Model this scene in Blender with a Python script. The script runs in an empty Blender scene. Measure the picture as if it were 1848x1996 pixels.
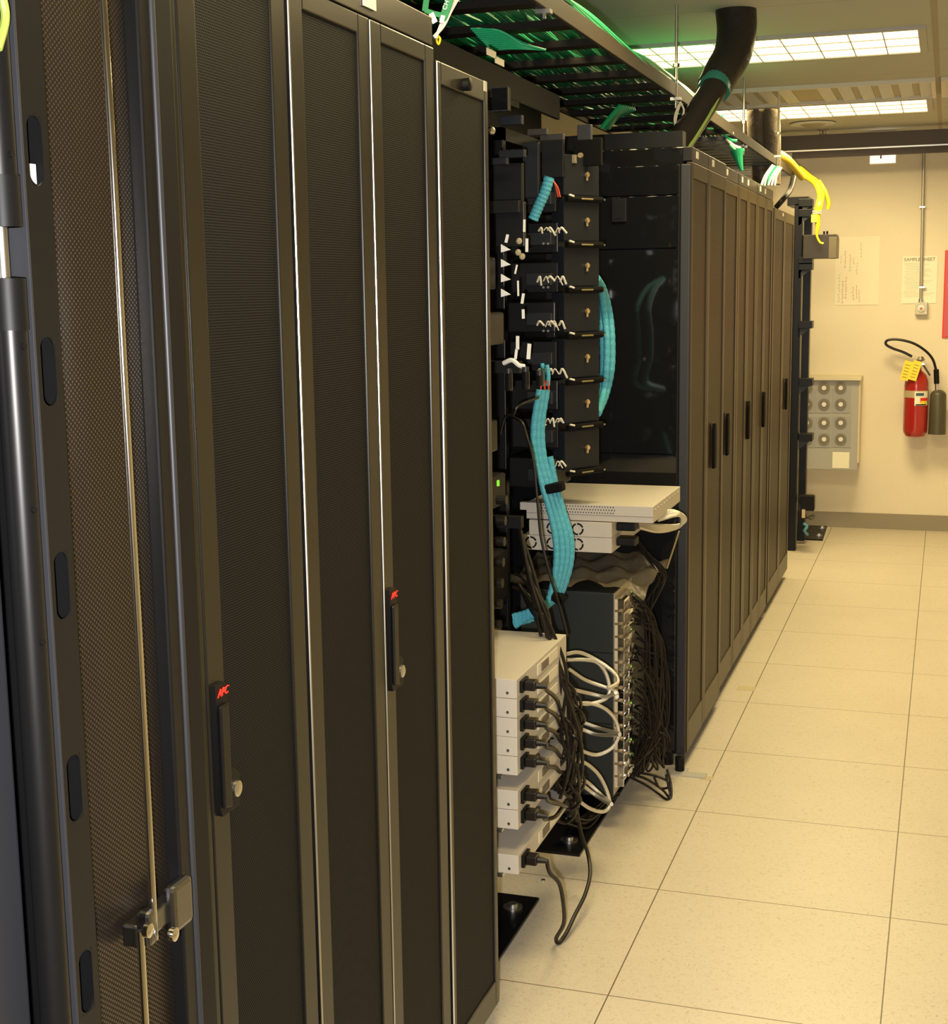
import bpy, bmesh, math, random
from mathutils import Vector, Matrix
random.seed(7)
SC = bpy.context.scene
COL = SC.collection
# ------------------------------------------------------------------ camera
F = 2734.18; YAW, PIT, ROL = .3247, -.1573, -.0146
CAM = Vector((.6942, -2.9910, 1.6315))
def cam_axes():
    cy, sy = math.cos(YAW), math.sin(YAW)
    fwd = Vector((-sy*math.cos(PIT), cy*math.cos(PIT), math.sin(PIT)))
    right = Vector((cy, sy, 0)); up = right.cross(fwd)
    c, s = math.cos(ROL), math.sin(ROL)
    return c*right+s*up, -s*right+c*up, fwd
RGT, UPV, FWD = cam_axes()
cd = bpy.data.cameras.new('camera'); cam = bpy.data.objects.new('camera', cd); COL.objects.link(cam)
cd.sensor_fit = 'HORIZONTAL'; cd.sensor_width = 36; cd.lens = F/1848*36; cd.clip_start = .02; cd.clip_end = 60
m = Matrix.Identity(4)
for i in range(3):
    m[i][0], m[i][1], m[i][2], m[i][3] = RGT[i], UPV[i], -FWD[i], CAM[i]
cam.matrix_world = m; SC.camera = cam
# ------------------------------------------------------------------ world, lights, exposure
w = bpy.data.worlds.new('world'); SC.world = w; w.use_nodes = True
w.node_tree.nodes['Background'].inputs[0].default_value = (1, .8, .55, 1)
w.node_tree.nodes['Background'].inputs[1].default_value = .0
SC.view_settings.view_transform = 'Standard'; SC.view_settings.look = 'None'
SC.view_settings.exposure = 0.0; SC.view_settings.gamma = 1; SC.view_settings.use_curve_mapping = False
LAMP = 3.0
LAMPW = 60.0; LAMPSPREAD = 168
LAMPCOL = (1.0, .785, .385)
FLASH = 300
fl = bpy.data.lights.new('camera_flash', 'SPOT'); fl.energy = FLASH; fl.color = (1.0, .97, .93)
fl.shadow_soft_size = .018; fl.spot_size = math.radians(75); fl.spot_blend = .6
flo = bpy.data.objects.new('camera_flash', fl); COL.objects.link(flo)
m2 = m.copy(); p = CAM - RGT*.05 - Vector((0, 0, .07)) - FWD*.01
for i in range(3): m2[i][3] = p[i]
flo.matrix_world = m2

def ray(u, v): return RGT*((u-924)/F) + UPV*((998-v)/F) + FWD
def atY(u, v, Y):
    d = ray(u, v); return CAM + d*((Y-CAM.y)/d.y)
def atX(u, v, X):
    d = ray(u, v); return CAM + d*((X-CAM.x)/d.x)

# ------------------------------------------------------------------ materials
def mat(name, col, rough=.5, metal=0, spec=.5, emit=None, es=1, coat=0, noise=None, bump=None, alpha=1, trans=0):
    M = bpy.data.materials.new(name); M.use_nodes = True; nt = M.node_tree; b = nt.nodes['Principled BSDF']
    b.inputs['Base Color'].default_value = (*col, 1); b.inputs['Roughness'].default_value = rough
    b.inputs['Metallic'].default_value = metal; b.inputs['Specular IOR Level'].default_value = spec
    b.inputs['Coat Weight'].default_value = coat; b.inputs['Coat Roughness'].default_value = .05
    b.inputs['Alpha'].default_value = alpha; b.inputs['Transmission Weight'].default_value = trans
    if emit:
        b.inputs['Emission Color'].default_value = (*emit, 1); b.inputs['Emission Strength'].default_value = es
    tc = nt.nodes.new('ShaderNodeTexCoord')
    if noise:   # (scale, amount)
        n = nt.nodes.new('ShaderNodeTexNoise'); n.inputs['Scale'].default_value = noise[0]; n.inputs['Detail'].default_value = 4
        nt.links.new(tc.outputs['Object'], n.inputs['Vector'])
        mx = nt.nodes.new('ShaderNodeMix'); mx.data_type = 'RGBA'
        mx.inputs[6].default_value = (*[c*(1-noise[1]) for c in col], 1); mx.inputs[7].default_value = (*[min(1, c*(1+noise[1])) for c in col], 1)
        nt.links.new(n.outputs['Fac'], mx.inputs[0]); nt.links.new(mx.outputs[2], b.inputs['Base Color'])
    if bump:    # (scale, strength, distance)
        n = nt.nodes.new('ShaderNodeTexNoise'); n.inputs['Scale'].default_value = bump[0]; n.inputs['Detail'].default_value = 3
        nt.links.new(tc.outputs['Object'], n.inputs['Vector'])
        bp = nt.nodes.new('ShaderNodeBump'); bp.inputs['Strength'].default_value = bump[1]; bp.inputs['Distance'].default_value = bump[2]
        nt.links.new(n.outputs['Fac'], bp.inputs['Height']); nt.links.new(bp.outputs['Normal'], b.inputs['Normal'])
    return M
def math_node(nt, op, a, b=None, c=None):
    n = nt.nodes.new('ShaderNodeMath'); n.operation = op
    for i, v in enumerate((a, b, c)):
        if v is None: continue
        if isinstance(v, (int, float)): n.inputs[i].default_value = v
        else: nt.links.new(v, n.inputs[i])
    return n.outputs[0]
def perforated(name, col, hole, pitch, r, rough, see_through, q=None):
    """sheet steel punched with staggered round holes, pattern in the Y-Z plane of the object"""
    M = mat(name, col, rough, spec=.25 if 'bronze' in name else .14); nt = M.node_tree; b = nt.nodes['Principled BSDF']
    tc = nt.nodes.new('ShaderNodeTexCoord'); sp = nt.nodes.new('ShaderNodeSeparateXYZ')
    nt.links.new(tc.outputs['Object'], sp.inputs[0])
    ds = []
    q = q or pitch*1.732
    for off in (0, .5):
        a = math_node(nt, 'MULTIPLY', math_node(nt, 'SUBTRACT', math_node(nt, 'FRACT', math_node(nt, 'ADD', math_node(nt, 'DIVIDE', sp.outputs[1], pitch), off)), .5), pitch)
        c = math_node(nt, 'MULTIPLY', math_node(nt, 'SUBTRACT', math_node(nt, 'FRACT', math_node(nt, 'ADD', math_node(nt, 'DIVIDE', sp.outputs[2], q), off)), .5), q)
        ds.append(math_node(nt, 'ADD', math_node(nt, 'MULTIPLY', a, a), math_node(nt, 'MULTIPLY', c, c)))
    h = math_node(nt, 'LESS_THAN', math_node(nt, 'MINIMUM', ds[0], ds[1]), r*r)
    if see_through:      # bare bright steel on the punched rims, a real hole in the middle
        nt.links.new(h, b.inputs['Metallic'])
        mx = nt.nodes.new('ShaderNodeMix'); mx.data_type = 'RGBA'
        mx.inputs[6].default_value = (*col, 1); mx.inputs[7].default_value = (.34, .30, .25, 1)
        nt.links.new(h, mx.inputs[0]); nt.links.new(mx.outputs[2], b.inputs['Base Color'])
        core = math_node(nt, 'LESS_THAN', math_node(nt, 'MINIMUM', ds[0], ds[1]), (r*.5)**2)
        nt.links.new(math_node(nt, 'SUBTRACT', 1, core), b.inputs['Alpha'])
    else:
        mx = nt.nodes.new('ShaderNodeMix'); mx.data_type = 'RGBA'
        mx.inputs[6].default_value = (*col, 1); mx.inputs[7].default_value = (*hole, 1)
        nt.links.new(h, mx.inputs[0]); nt.links.new(mx.outputs[2], b.inputs['Base Color'])
        sx = math_node(nt, 'MULTIPLY', math_node(nt, 'SUBTRACT', 1, h), .25); nt.links.new(sx, b.inputs['Specular IOR Level'])
    return M
BLK = mat('black_painted_steel', (.005, .005, .0055), .36, spec=.3, noise=(6, .12))
DOORM = mat('dark_door_paint', (.008, .007, .0055), .30, noise=(5, .10))
GLOSS = mat('gloss_black_panel', (.007, .0075, .009), .06, coat=.5)
SATIN = mat('satin_black', (.004, .004, .0045), .5, spec=.22)
MATTE = mat('matte_black', (.003, .003, .0035), .75, spec=.12)
GREYP = mat('grey_painted_steel', (.024, .025, .030), .42, spec=.35)
COVER = mat('dark_grey_plastic', (.011, .013, .018), .45, spec=.25, noise=(9, .1))
PERF = perforated('perforated_steel', (.0075, .0072, .0075), (.004, .004, .004), .0042, .0011, .62, False)
ROW2 = mat('black_paint_reflection_tint', (.032, .018, .0035), .36, spec=.3, noise=(3, .15))  # black doors; brown reflection of the cream wall mixed into the base colour
PERF2 = perforated('bronze_perforated_steel', (.022, .012, .0025), (.008, .005, .002), .0046, .0010, .42, False)  # same wall reflection tinted into the far-row mesh
PERFO = perforated('open_perforated_steel', (.012, .009, .007), (0, 0, 0), .0072, .0013, .38, True, .0061)
CHROME = mat('chrome', (.75, .75, .76), .12, 1)
STEEL = mat('zinc_steel', (.62, .62, .60), .32, 1)
BRASS = mat('brass', (.85, .64, .34), .3, .8)
BEIGE = mat('beige_enamel', (.52, .48, .42), .5, noise=(30, .04))
WALL = mat('cream_wall_paint', (.82, .74, .58), .8, noise=(40, .015), bump=(220, .12, .002))
CEILM = None
BASEB = mat('taupe_vinyl', (.30, .26, .19), .55)
RED = mat('red_enamel', (.38, .018, .014), .22, coat=.5)
REDM = mat('red_print', (.75, .03, .02), .45)
PINK = mat('faded_red_board', (.60, .10, .13), .5)
YEL = mat('yellow_conduit', (.62, .50, .015), .35)
YTAG = mat('yellow_card', (.90, .72, .05), .5)
PAPER = mat('paper', (.92, .88, .72), .7)
INK = mat('grey_ink', (.16, .13, .10), .7)
REDINK = mat('red_pencil', (.55, .22, .16), .7)
WHITE = mat('white_plastic', (.82, .82, .80), .45)
DIRTYW = mat('cream_plastic', (.70, .66, .55), .5)
CYAN = mat('cyan_corrugated_cable', (.07, .38, .50), .45, bump=(260, .7, .004))
GRN = mat('green_cable', (.0, .13, .05), .45, spec=.25)
GRNB = mat('bright_green_cable', (.02, .42, .17), .35)
CORD = mat('black_rubber_cord', (.010, .0075, .006), .4, spec=.35)
BRAID = mat('braided_shield', (.74, .72, .68), .3, .9, bump=(900, .6, .002))
CLEAR = mat('clear_plastic_film', (.30, .26, .20), .25, alpha=.5)
WIRE = mat('red_wire', (.6, .07, .04), .4)
FOAM = mat('black_foam_insulation', (.013, .011, .010), .42, bump=(35, .35, .01))
LED = mat('green_led', (.1, .5, .02), .4, emit=(.35, 1, .05), es=.5)
TAUPE = mat('dark_taupe_steel', (.028, .023, .017), .5)
GREYFAN = mat('grey_fan_panel', (.42, .41, .38), .5)
FANR = mat('fan_grille_brown', (.28, .25, .20), .55)
DUCT = mat('foil_duct', (.10, .08, .055), .5, .0, bump=(14, .7, .02))
LIT = mat('lit_diffuser', (.8, .8, .8), .5, emit=LAMPCOL, es=LAMP)
EXITM = mat('lit_sign_face', (.8, .8, .8), .5, emit=(1, .86, .74), es=1.1)
def floor_material():
    M = mat('speckled_access_floor', (.72, .64, .50), .42); nt = M.node_tree; b = nt.nodes['Principled BSDF']
    tc = nt.nodes.new('ShaderNodeTexCoord'); sp = nt.nodes.new('ShaderNodeSeparateXYZ'); nt.links.new(tc.outputs['Object'], sp.inputs[0])
    T = .6096; ms = []
    for ax in (0, 1):
        f = math_node(nt, 'FRACT', math_node(nt, 'ADD', math_node(nt, 'DIVIDE', sp.outputs[ax], T), .5))
        ms.append(math_node(nt, 'LESS_THAN', math_node(nt, 'ABSOLUTE', math_node(nt, 'SUBTRACT', f, .5)), .0026))
    seam = math_node(nt, 'MAXIMUM', ms[0], ms[1])
    n = nt.nodes.new('ShaderNodeTexNoise'); n.inputs['Scale'].default_value = 95; n.inputs['Detail'].default_value = 5; n.inputs['Roughness'].default_value = .7
    n.inputs['Distortion'].default_value = 1.5
    nt.links.new(tc.outputs['Object'], n.inputs['Vector'])
    cr = nt.nodes.new('ShaderNodeValToRGB'); cr.color_ramp.elements[0].position = .30; cr.color_ramp.elements[0].color = (.42, .36, .26, 1)
    cr.color_ramp.elements[1].position = .47; cr.color_ramp.elements[1].color = (.62, .56, .45, 1)
    nt.links.new(n.outputs['Fac'], cr.inputs[0])
    n2 = nt.nodes.new('ShaderNodeTexNoise'); n2.inputs['Scale'].default_value = 3; nt.links.new(tc.outputs['Object'], n2.inputs['Vector'])
    mv = nt.nodes.new('ShaderNodeMix'); mv.data_type = 'RGBA'; mv.blend_type = 'MULTIPLY'; mv.inputs[0].default_value = .12
    nt.links.new(cr.outputs[0], mv.inputs[6]); nt.links.new(n2.outputs['Fac'], mv.inputs[7])
    mx = nt.nodes.new('ShaderNodeMix'); mx.data_type = 'RGBA'; mx.inputs[7].default_value = (.12, .085, .05, 1)
    nt.links.new(mv.outputs[2], mx.inputs[6]); nt.links.new(seam, mx.inputs[0]); nt.links.new(mx.outputs[2], b.inputs['Base Color'])
    return M
def ceil_material():
    M = mat('ceiling_tile', (.50, .50, .44), .85, bump=(300, .1, .002)); nt = M.node_tree; b = nt.nodes['Principled BSDF']
    tc = nt.nodes.new('ShaderNodeTexCoord'); sp = nt.nodes.new('ShaderNodeSeparateXYZ'); nt.links.new(tc.outputs['Object'], sp.inputs[0])
    fx = math_node(nt, 'FRACT', math_node(nt, 'ADD', math_node(nt, 'DIVIDE', math_node(nt, 'SUBTRACT', sp.outputs[0], .61), 1.2192), .5))
    a = math_node(nt, 'LESS_THAN', math_node(nt, 'ABSOLUTE', math_node(nt, 'SUBTRACT', fx, .5)), .010)
    fy = math_node(nt, 'FRACT', math_node(nt, 'ADD', math_node(nt, 'DIVIDE', math_node(nt, 'SUBTRACT', sp.outputs[1], 2.775), .6096), .5))
    c = math_node(nt, 'LESS_THAN', math_node(nt, 'ABSOLUTE', math_node(nt, 'SUBTRACT', fy, .5)), .006)
    mx = nt.nodes.new('ShaderNodeMix'); mx.data_type = 'RGBA'; mx.inputs[6].default_value = (.50, .50, .44, 1); mx.inputs[7].default_value = (.40, .36, .28, 1)
    nt.links.new(math_node(nt, 'MAXIMUM', a, c), mx.inputs[0]); nt.links.new(mx.outputs[2], b.inputs['Base Color'])
    return M
# ------------------------------------------------------------------ mesh helpers
def world_loc(o):
    v = Vector((0, 0, 0))
    while o is not None: v += o.location; o = o.parent
    return v
class MB:
    def __init__(s): s.bm = bmesh.new()
    def box(s, x0, x1, y0, y1, z0, z1, rot=None, piv=None):
        r = bmesh.ops.create_cube(s.bm, size=1)
        for v in r['verts']:
            v.co = Vector(((x0+x1)/2+v.co.x*abs(x1-x0), (y0+y1)/2+v.co.y*abs(y1-y0), (z0+z1)/2+v.co.z*abs(z1-z0)))
            if rot is not None: v.co = piv + rot @ (v.co-piv)
        return s
    def cyl(s, a, b, r, r2=None, n=16, caps=True):
        a = Vector(a); b = Vector(b); d = b-a
        if d.length < 1e-6: return s
        R = d.to_track_quat('Z', 'Y').to_matrix(); r2 = r if r2 is None else r2
        rings = [[s.bm.verts.new(c + R @ Vector((rr*math.cos(t*2*math.pi/n), rr*math.sin(t*2*math.pi/n), 0))) for t in range(n)] for c, rr in ((a, r), (b, r2))]
        for i in range(n): s.bm.faces.new((rings[0][i], rings[0][(i+1) % n], rings[1][(i+1) % n], rings[1][i]))
        if caps:
            s.bm.faces.new(rings[0][::-1]); s.bm.faces.new(rings[1])
        return s
    def lathe(s, base, prof, axis=Vector((0, 0, 1)), n=24):
        base = Vector(base); R = axis.to_track_quat('Z', 'Y').to_matrix(); rings = []
        for r, h in prof:
            rings.append([s.bm.verts.new(base + R @ Vector((max(r, 1e-4)*math.cos(t*2*math.pi/n), max(r, 1e-4)*math.sin(t*2*math.pi/n), h))) for t in range(n)])
        for a, b in zip(rings, rings[1:]):
            for i in range(n): s.bm.faces.new((a[i], a[(i+1) % n], b[(i+1) % n], b[i]))
        s.bm.faces.new(rings[0][::-1]); s.bm.faces.new(rings[-1])
        return s
    def tube(s, pts, r, n=8, seg=8, rfun=None):
        pts = [Vector(p) for p in pts]; P = []
        if len(pts) > 2:
            q = [pts[0]*2-pts[1]] + pts + [pts[-1]*2-pts[-2]]
            for i in range(1, len(q)-2):
                for k in range(seg):
                    t = k/seg; a, b, c, d = q[i-1:i+3]
                    P.append(.5*((2*b) + (c-a)*t + (2*a-5*b+4*c-d)*t*t + (3*b-a-3*c+d)*t**3))
            P.append(pts[-1])
        else: P = pts
        nrm = None; rings = []
        for i, p in enumerate(P):
            d = (P[min(i+1, len(P)-1)]-P[max(i-1, 0)])
            if d.length < 1e-9: d = Vector((0, 0, 1))
            d.normalize()
            if nrm is None: nrm = d.orthogonal().normalized()
            nrm = (nrm - d*nrm.dot(d))
            nrm = nrm.normalized() if nrm.length > 1e-6 else d.orthogonal().normalized()
            bn = d.cross(nrm); rr = r if rfun is None else r*rfun(i/(len(P)-1))
            rings.append([s.bm.verts.new(p + (nrm*math.cos(2*math.pi*t/n)+bn*math.sin(2*math.pi*t/n))*rr) for t in range(n)])
        for a, b in zip(rings, rings[1:]):
            for i in range(n): s.bm.faces.new((a[i], a[(i+1) % n], b[(i+1) % n], b[i]))
        s.bm.faces.new(rings[0][::-1]); s.bm.faces.new(rings[-1])
        return s
    def prism(s, poly, axis, a, b):
        """poly: 2-D outline extruded along axis (0,1,2) from a to b"""
        def P(u, v, w):
            return {0: (w, u, v), 1: (u, w, v), 2: (u, v, w)}[axis]
        A = [s.bm.verts.new(P(u, v, a)) for u, v in poly]; B = [s.bm.verts.new(P(u, v, b)) for u, v in poly]
        n = len(poly)
        for i in range(n): s.bm.faces.new((A[i], A[(i+1) % n], B[(i+1) % n], B[i]))
        s.bm.faces.new(A[::-1]); s.bm.faces.new(B)
        return s
    def build(s, name, material, parent=None, smooth=True, bevel=0):
        bmesh.ops.recalc_face_normals(s.bm, faces=s.bm.faces)
        if bevel:
            es = [e for e in s.bm.edges if len(e.link_faces) == 2 and e.calc_face_angle(0) > .9]
            bmesh.ops.bevel(s.bm, geom=es, offset=bevel, segments=2, affect='EDGES', profile=.6)
        me = bpy.data.meshes.new(name)
        off = world_loc(parent) if parent is not None else Vector((0, 0, 0))
        if parent is not None:
            for v in s.bm.verts: v.co -= off
        s.bm.to_mesh(me); s.bm.free(); me.materials.append(material)
        if smooth and not bevel:
            me.polygons.foreach_set('use_smooth', [True]*len(me.polygons))
            try: me.set_sharp_from_angle(angle=math.radians(35))
            except Exception: pass
        o = bpy.data.objects.new(name, me); COL.objects.link(o)
        if parent is not None: o.parent = parent
        return o
def thing(name, label, cat, loc, group=None):
    o = bpy.data.objects.new(name, None); COL.objects.link(o); o.location = loc; o.empty_display_size = .1
    o['label'] = label; o['category'] = cat
    if group: o['group'] = group
    return o
def tag(o, label, cat, group=None):
    o['label'] = label; o['category'] = cat
    if group: o['group'] = group
    return o
def recenter(o, c=None):
    """put a single-mesh thing's origin at its middle"""
    me = o.data; co = [v.co.copy() for v in me.vertices]
    mn = Vector([min(c[i] for c in co) for i in range(3)]); mx = Vector([max(c[i] for c in co) for i in range(3)])
    c = (mn+mx)/2; c.z = mn.z
    for v in me.vertices: v.co -= c
    o.location = c; return o
def struct(o): o['kind'] = 'structure'; return o
def text(name, body, size, loc, rot, material, parent=None, extrude=.0004, align='CENTER', shear=0):
    cu = bpy.data.curves.new(name, 'FONT'); cu.body = body; cu.size = size; cu.extrude = extrude; cu.align_x = align; cu.align_y = 'CENTER'; cu.shear = shear
    t = bpy.data.objects.new('tmp', cu); me = bpy.data.meshes.new_from_object(t); bpy.data.objects.remove(t)
    me.materials.clear(); me.materials.append(material)
    M = Matrix.Translation(loc) @ rot.to_4x4(); me.transform(M)
    off = world_loc(parent) if parent is not None else Vector((0, 0, 0))
    me.transform(Matrix.Translation(-off))
    o = bpy.data.objects.new(name, me); COL.objects.link(o)
    if parent is not None: o.parent = parent
    return o
ROT_MY = Matrix(((1, 0, 0), (0, 0, -1), (0, 1, 0)))      # text facing -Y (towards the camera end of the aisle)
ROT_PX = Matrix(((0, 0, 1), (1, 0, 0), (0, 1, 0)))       # text facing +X (towards the aisle)

# ================================================================== STRUCTURE
ZC = 2.588; YW = 6.7056
FL = floor_material(); CL = ceil_material()
struct(MB().box(-3.2, 3.0, -5.0, YW+.1, -.04, 0).build('floor', FL))
struct(MB().box(-3.2, 3.0, -5.0, YW+.1, ZC, ZC+.06).build('ceiling', CL))
struct(MB().box(-3.2, 3.0, YW, YW+.1, 0, ZC).build('wall_back', WALL))
struct(MB().box(2.9, 3.0, -5.0, YW, 0, ZC).build('wall_right', WALL))
struct(MB().box(-3.2, -3.1, -5.0, YW, 0, ZC).build('wall_left', WALL))
struct(MB().box(-3.2, 3.0, -5.0, -4.9, 0, ZC).build('wall_front', WALL))
struct(MB().box(-3.1, 2.9, YW-.008, YW, 0, .105).build('baseboard_back', BASEB))

# ================================================================== CEILING FITTINGS
def ceiling_light(x0, x1, y0, y1, label, k=1.0):
    t = thing('fluorescent_ceiling_light', label, 'ceiling light', ((x0+x1)/2, (y0+y1)/2, ZC-.03), 'recessed fluorescent ceiling lights')
    z0, z1 = ZC-.012, ZC
    f = MB(); e = .03
    f.box(x0, x1, y0, y0+e, z0, z1).box(x0, x1, y1-e, y1, z0, z1).box(x0, x0+e, y0+e, y1-e, z0, z1).box(x1-e, x1, y0+e, y1-e, z0, z1)
    f.build('frame', GREYFAN, t)
    MB().box(x0+e, x1-e, y0+e, y1-e, z0+.005, z0+.009).build('diffuser', LIT, t)
    g = MB(); nx = 9
    for i in range(1, nx): x = x0+e+(x1-x0-2*e)*i/nx; g.box(x-.0022, x+.0022, y0+e, y1-e, z0+.001, z0+.005)
    for i in range(1, 3): y = y0+e+(y1-y0-2*e)*i/3; g.box(x0+e, x1-e, y-.003, y+.003, z0+.001, z0+.005)
    g.build('louver_grid', GREYFAN, t)
    al = bpy.data.lights.new('fluorescent_tubes', 'AREA'); al.shape = 'RECTANGLE'; al.size = x1-x0-2*e; al.size_y = y1-y0-2*e
    al.energy = LAMPW*k; al.color = LAMPCOL; al.spread = math.radians(LAMPSPREAD)
    ao = bpy.data.objects.new('fluorescent_tubes', al); COL.objects.link(ao); ao.parent = t
    ao.location = (0, 0, z0-.002-(ZC-.03))
    return t
ceiling_light(-.640, .578, 2.755, 3.37, 'bright fluorescent ceiling light nearer the camera, black duct crossing it')
ceiling_light(-.640, .578, 4.92, 5.53, 'bright fluorescent ceiling light farther away, beyond the slotted air vent', 1.15)
ceiling_light(-.640, .578, .59, 1.20, 'unseen fluorescent ceiling light added for brightness over the open racks, above the camera view', .55)  # added lamp outside the view, brightens the racks and near floor
ceiling_light(-.640, .578, -1.58, -.97, 'unseen fluorescent ceiling light added for brightness above the nearest cabinets', .8)  # second added lamp outside the view, brightens the near aisle
# slotted air vent between the lights
t = thing('ceiling_air_vent', 'slotted white ceiling air vent between the two lit lights', 'air vent', (0, 4.5, ZC-.02))
vx0, vx1, vy0, vy1 = -.66, .60, 4.20, 4.83
f = MB()
for a in ((vx0, vx1, vy0, vy0+.02), (vx0, vx1, vy1-.02, vy1), (vx0, vx0+.02, vy0+.02, vy1-.02), (vx1-.02, vx1, vy0+.02, vy1-.02)): f.box(*a, ZC-.02, ZC)
f.build('frame', DIRTYW, t)
MB().box(vx0+.02, vx1-.02, vy0+.02, vy1-.02, ZC-.003, ZC-.001).build('back_plate', mat('vent_tan', (.45, .40, .28), .6), t)
for i in range(13):
    x = vx0+.075+i*.095
    if i == 6: continue
    MB().box(x-.030, x+.030, vy0+.02, vy1-.02, ZC-.012, ZC-.008, Matrix.Rotation(-.12, 3, 'Y'), Vector((x, 0, ZC-.01))).build('slat', mat_slat if i else (mat_slat := mat('vent_white', (.58, .60, .60), .5)), t)
t = thing('ceiling_air_vent', 'short slotted ceiling vent at the right picture edge', 'air vent', (.95, 4.5, ZC-.02))
MB().box(.625, 1.20, vy0, vy1, ZC-.02, ZC-.001).build('frame', DIRTYW, t)
for i in range(5): MB().box(.66+i*.1, .72+i*.1, vy0+.03, vy1-.03, ZC-.028, ZC-.022).build('slat', mat_slat, t)
# round diffuser and sprinkler
c = Vector((-.112, 5.86, ZC))
t = thing('round_ceiling_diffuser', 'round grey ceiling diffuser beyond the far light', 'air diffuser', (c.x, c.y, ZC-.05))
MB().lathe((c.x, c.y, ZC-.012), [(.13, 0), (.135, .006), (.12, .012)], n=32).build('rim', mat_slat, t)
MB().lathe((c.x, c.y, ZC-.03), [(.02, 0), (.045, .006), (.075, .018)], n=32).build('cone', FANR, t)
t = thing('sprinkler_head', 'small dark sprinkler head on the ceiling before the far beam', 'sprinkler', (-.085, 6.25, ZC-.03))
MB().lathe((-.085, 6.25, ZC-.008), [(.03, 0), (.035, .008)]).build('escutcheon', FANR, t)
s = MB().cyl((-.085, 6.25, ZC-.03), (-.085, 6.25, ZC-.008), .006)
s.cyl((-.085, 6.25, ZC-.032), (-.085, 6.25, ZC-.030), .022); s.cyl((-.105, 6.25, ZC-.03), (-.1, 6.25, ZC-.008), .002).cyl((-.065, 6.25, ZC-.03), (-.07, 6.25, ZC-.008), .002)
s.build('deflector', FANR, t)

# runway / beam across the far wall
t = thing('strut_runway', 'long brown and black beam running across above the far wall', 'beam', (0, 6.3, 2.42))
MB().box(-2.4, 2.4, 6.30, 6.34, 2.472, 2.560).build('side_rail', mat('brown_rail', (.085, .06, .035), .45), t)
MB().box(-2.4, 2.4, 6.27, 6.31, 2.418, 2.458).build('strut_channel', mat('brown_channel', (.05, .03, .02), .5), t)
MB().box(-2.4, 2.4, 6.28, 6.30, 2.460, 2.468).build('edge_strip', STEEL, t)
for x in (-.36, 1.2, -1.5):
    MB().box(x-.006, x+.006, 6.294, 6.306, 2.56, ZC).build('hanger', STEEL, t)
MB().box(-.305, -.270, 6.25, 6.27, 2.405, 2.452).build('rod_plate', GREYFAN, t)
# exit sign
t = thing('exit_sign', 'glowing white sign hanging just below the far beam', 'sign', (.278, 6.5, 2.40))
MB().box(.188, .352, 6.48, 6.52, 2.380, 2.58).build('housing', WHITE, t, bevel=.004)
MB().box(.192, .348, 6.474, 6.48, 2.384, 2.57).build('lit_face', EXITM, t)
MB().box(.254, .263, 6.470, 6.474, 2.412, 2.52).build('printed_stroke', mat('dark_red_print', (.18, .05, .04), .5), t)

# ================================================================== FAR WALL ITEMS
def wp(u, v, y=YW): return atY(u, v, y)
# conduit + box
a = wp(1800.7, 300); b = wp(1795, 585)
t = thing('wall_conduit', 'thin metal conduit running down the far wall to a small box', 'conduit', (b.x, YW-.02, b.z))
MB().cyl((a.x, YW-.02, ZC-.02), (b.x, YW-.02, b.z), .0105, n=14).build('pipe', mat('galvanised', (.50, .47, .40), .4, .7), t)
for v in (404, 560):
    c = wp(1798, v); MB().box(c.x-.018, c.x+.018, YW-.034, YW-.001, c.z-.005, c.z+.005).build('strap', STEEL, t)
c = wp(1796, 601)
t = thing('call_button_box', 'small grey junction box with a round button under the conduit', 'switch box', (c.x, YW-.02, c.z-.04))
MB().box(c.x-.038, c.x+.038, YW-.045, YW-.001, c.z-.040, c.z+.040).build('box', mat('grey_box', (.60, .56, .47), .5), t, bevel=.004)
MB().lathe((c.x, YW-.045, c.z), [(.022, 0), (.022, .006), (.016, .01)], Vector((0, -1, 0))).build('bezel', WHITE, t)
MB().lathe((c.x, YW-.055, c.z), [(.009, 0), (.007, .006)], Vector((0, -1, 0))).build('button', REDINK, t)
for sx, sz in ((-.03, .03), (.03, .03), (.03, -.03)): MB().cyl((c.x+sx, YW-.048, c.z+sz), (c.x+sx, YW-.044, c.z+sz), .003).build('screw', STEEL, t)
MB().cyl((b.x, YW-.02, c.z+.04), (b.x, YW-.02, c.z+.062), .015).build('connector', STEEL, t)
# sample sheet
p0 = wp(1760, 500); p1 = wp(1825, 591)
t = thing('posted_sheet', 'white printed sheet headed SAMPLE SHEET behind the conduit', 'notice', ((p0.x+p1.x)/2, YW-.004, p1.z))
MB().box(p0.x, p1.x, YW-.004, YW-.001, p1.z, p0.z).build('paper', PAPER, t)
text('heading', 'SAMPLE SHEET', .030, Vector(((p0.x+p1.x)/2-.003, YW-.005, p0.z-.022)), ROT_MY, INK, t)
ln = MB(); W = p1.x-p0.x
rr = random.Random(3)
for i in range(22):
    z = p0.z-.045-i*.0102
    if z < p1.z+.015: break
    x = p0.x+.01+rr.choice((0, .01)); e = p1.x-.01-rr.random()*W*.55
    ln.box(x, e, YW-.0048, YW-.004, z-.0011, z+.0008)
ln.build('printed_lines', mat('pale_ink', (.52, .48, .38), .7), t)
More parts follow.
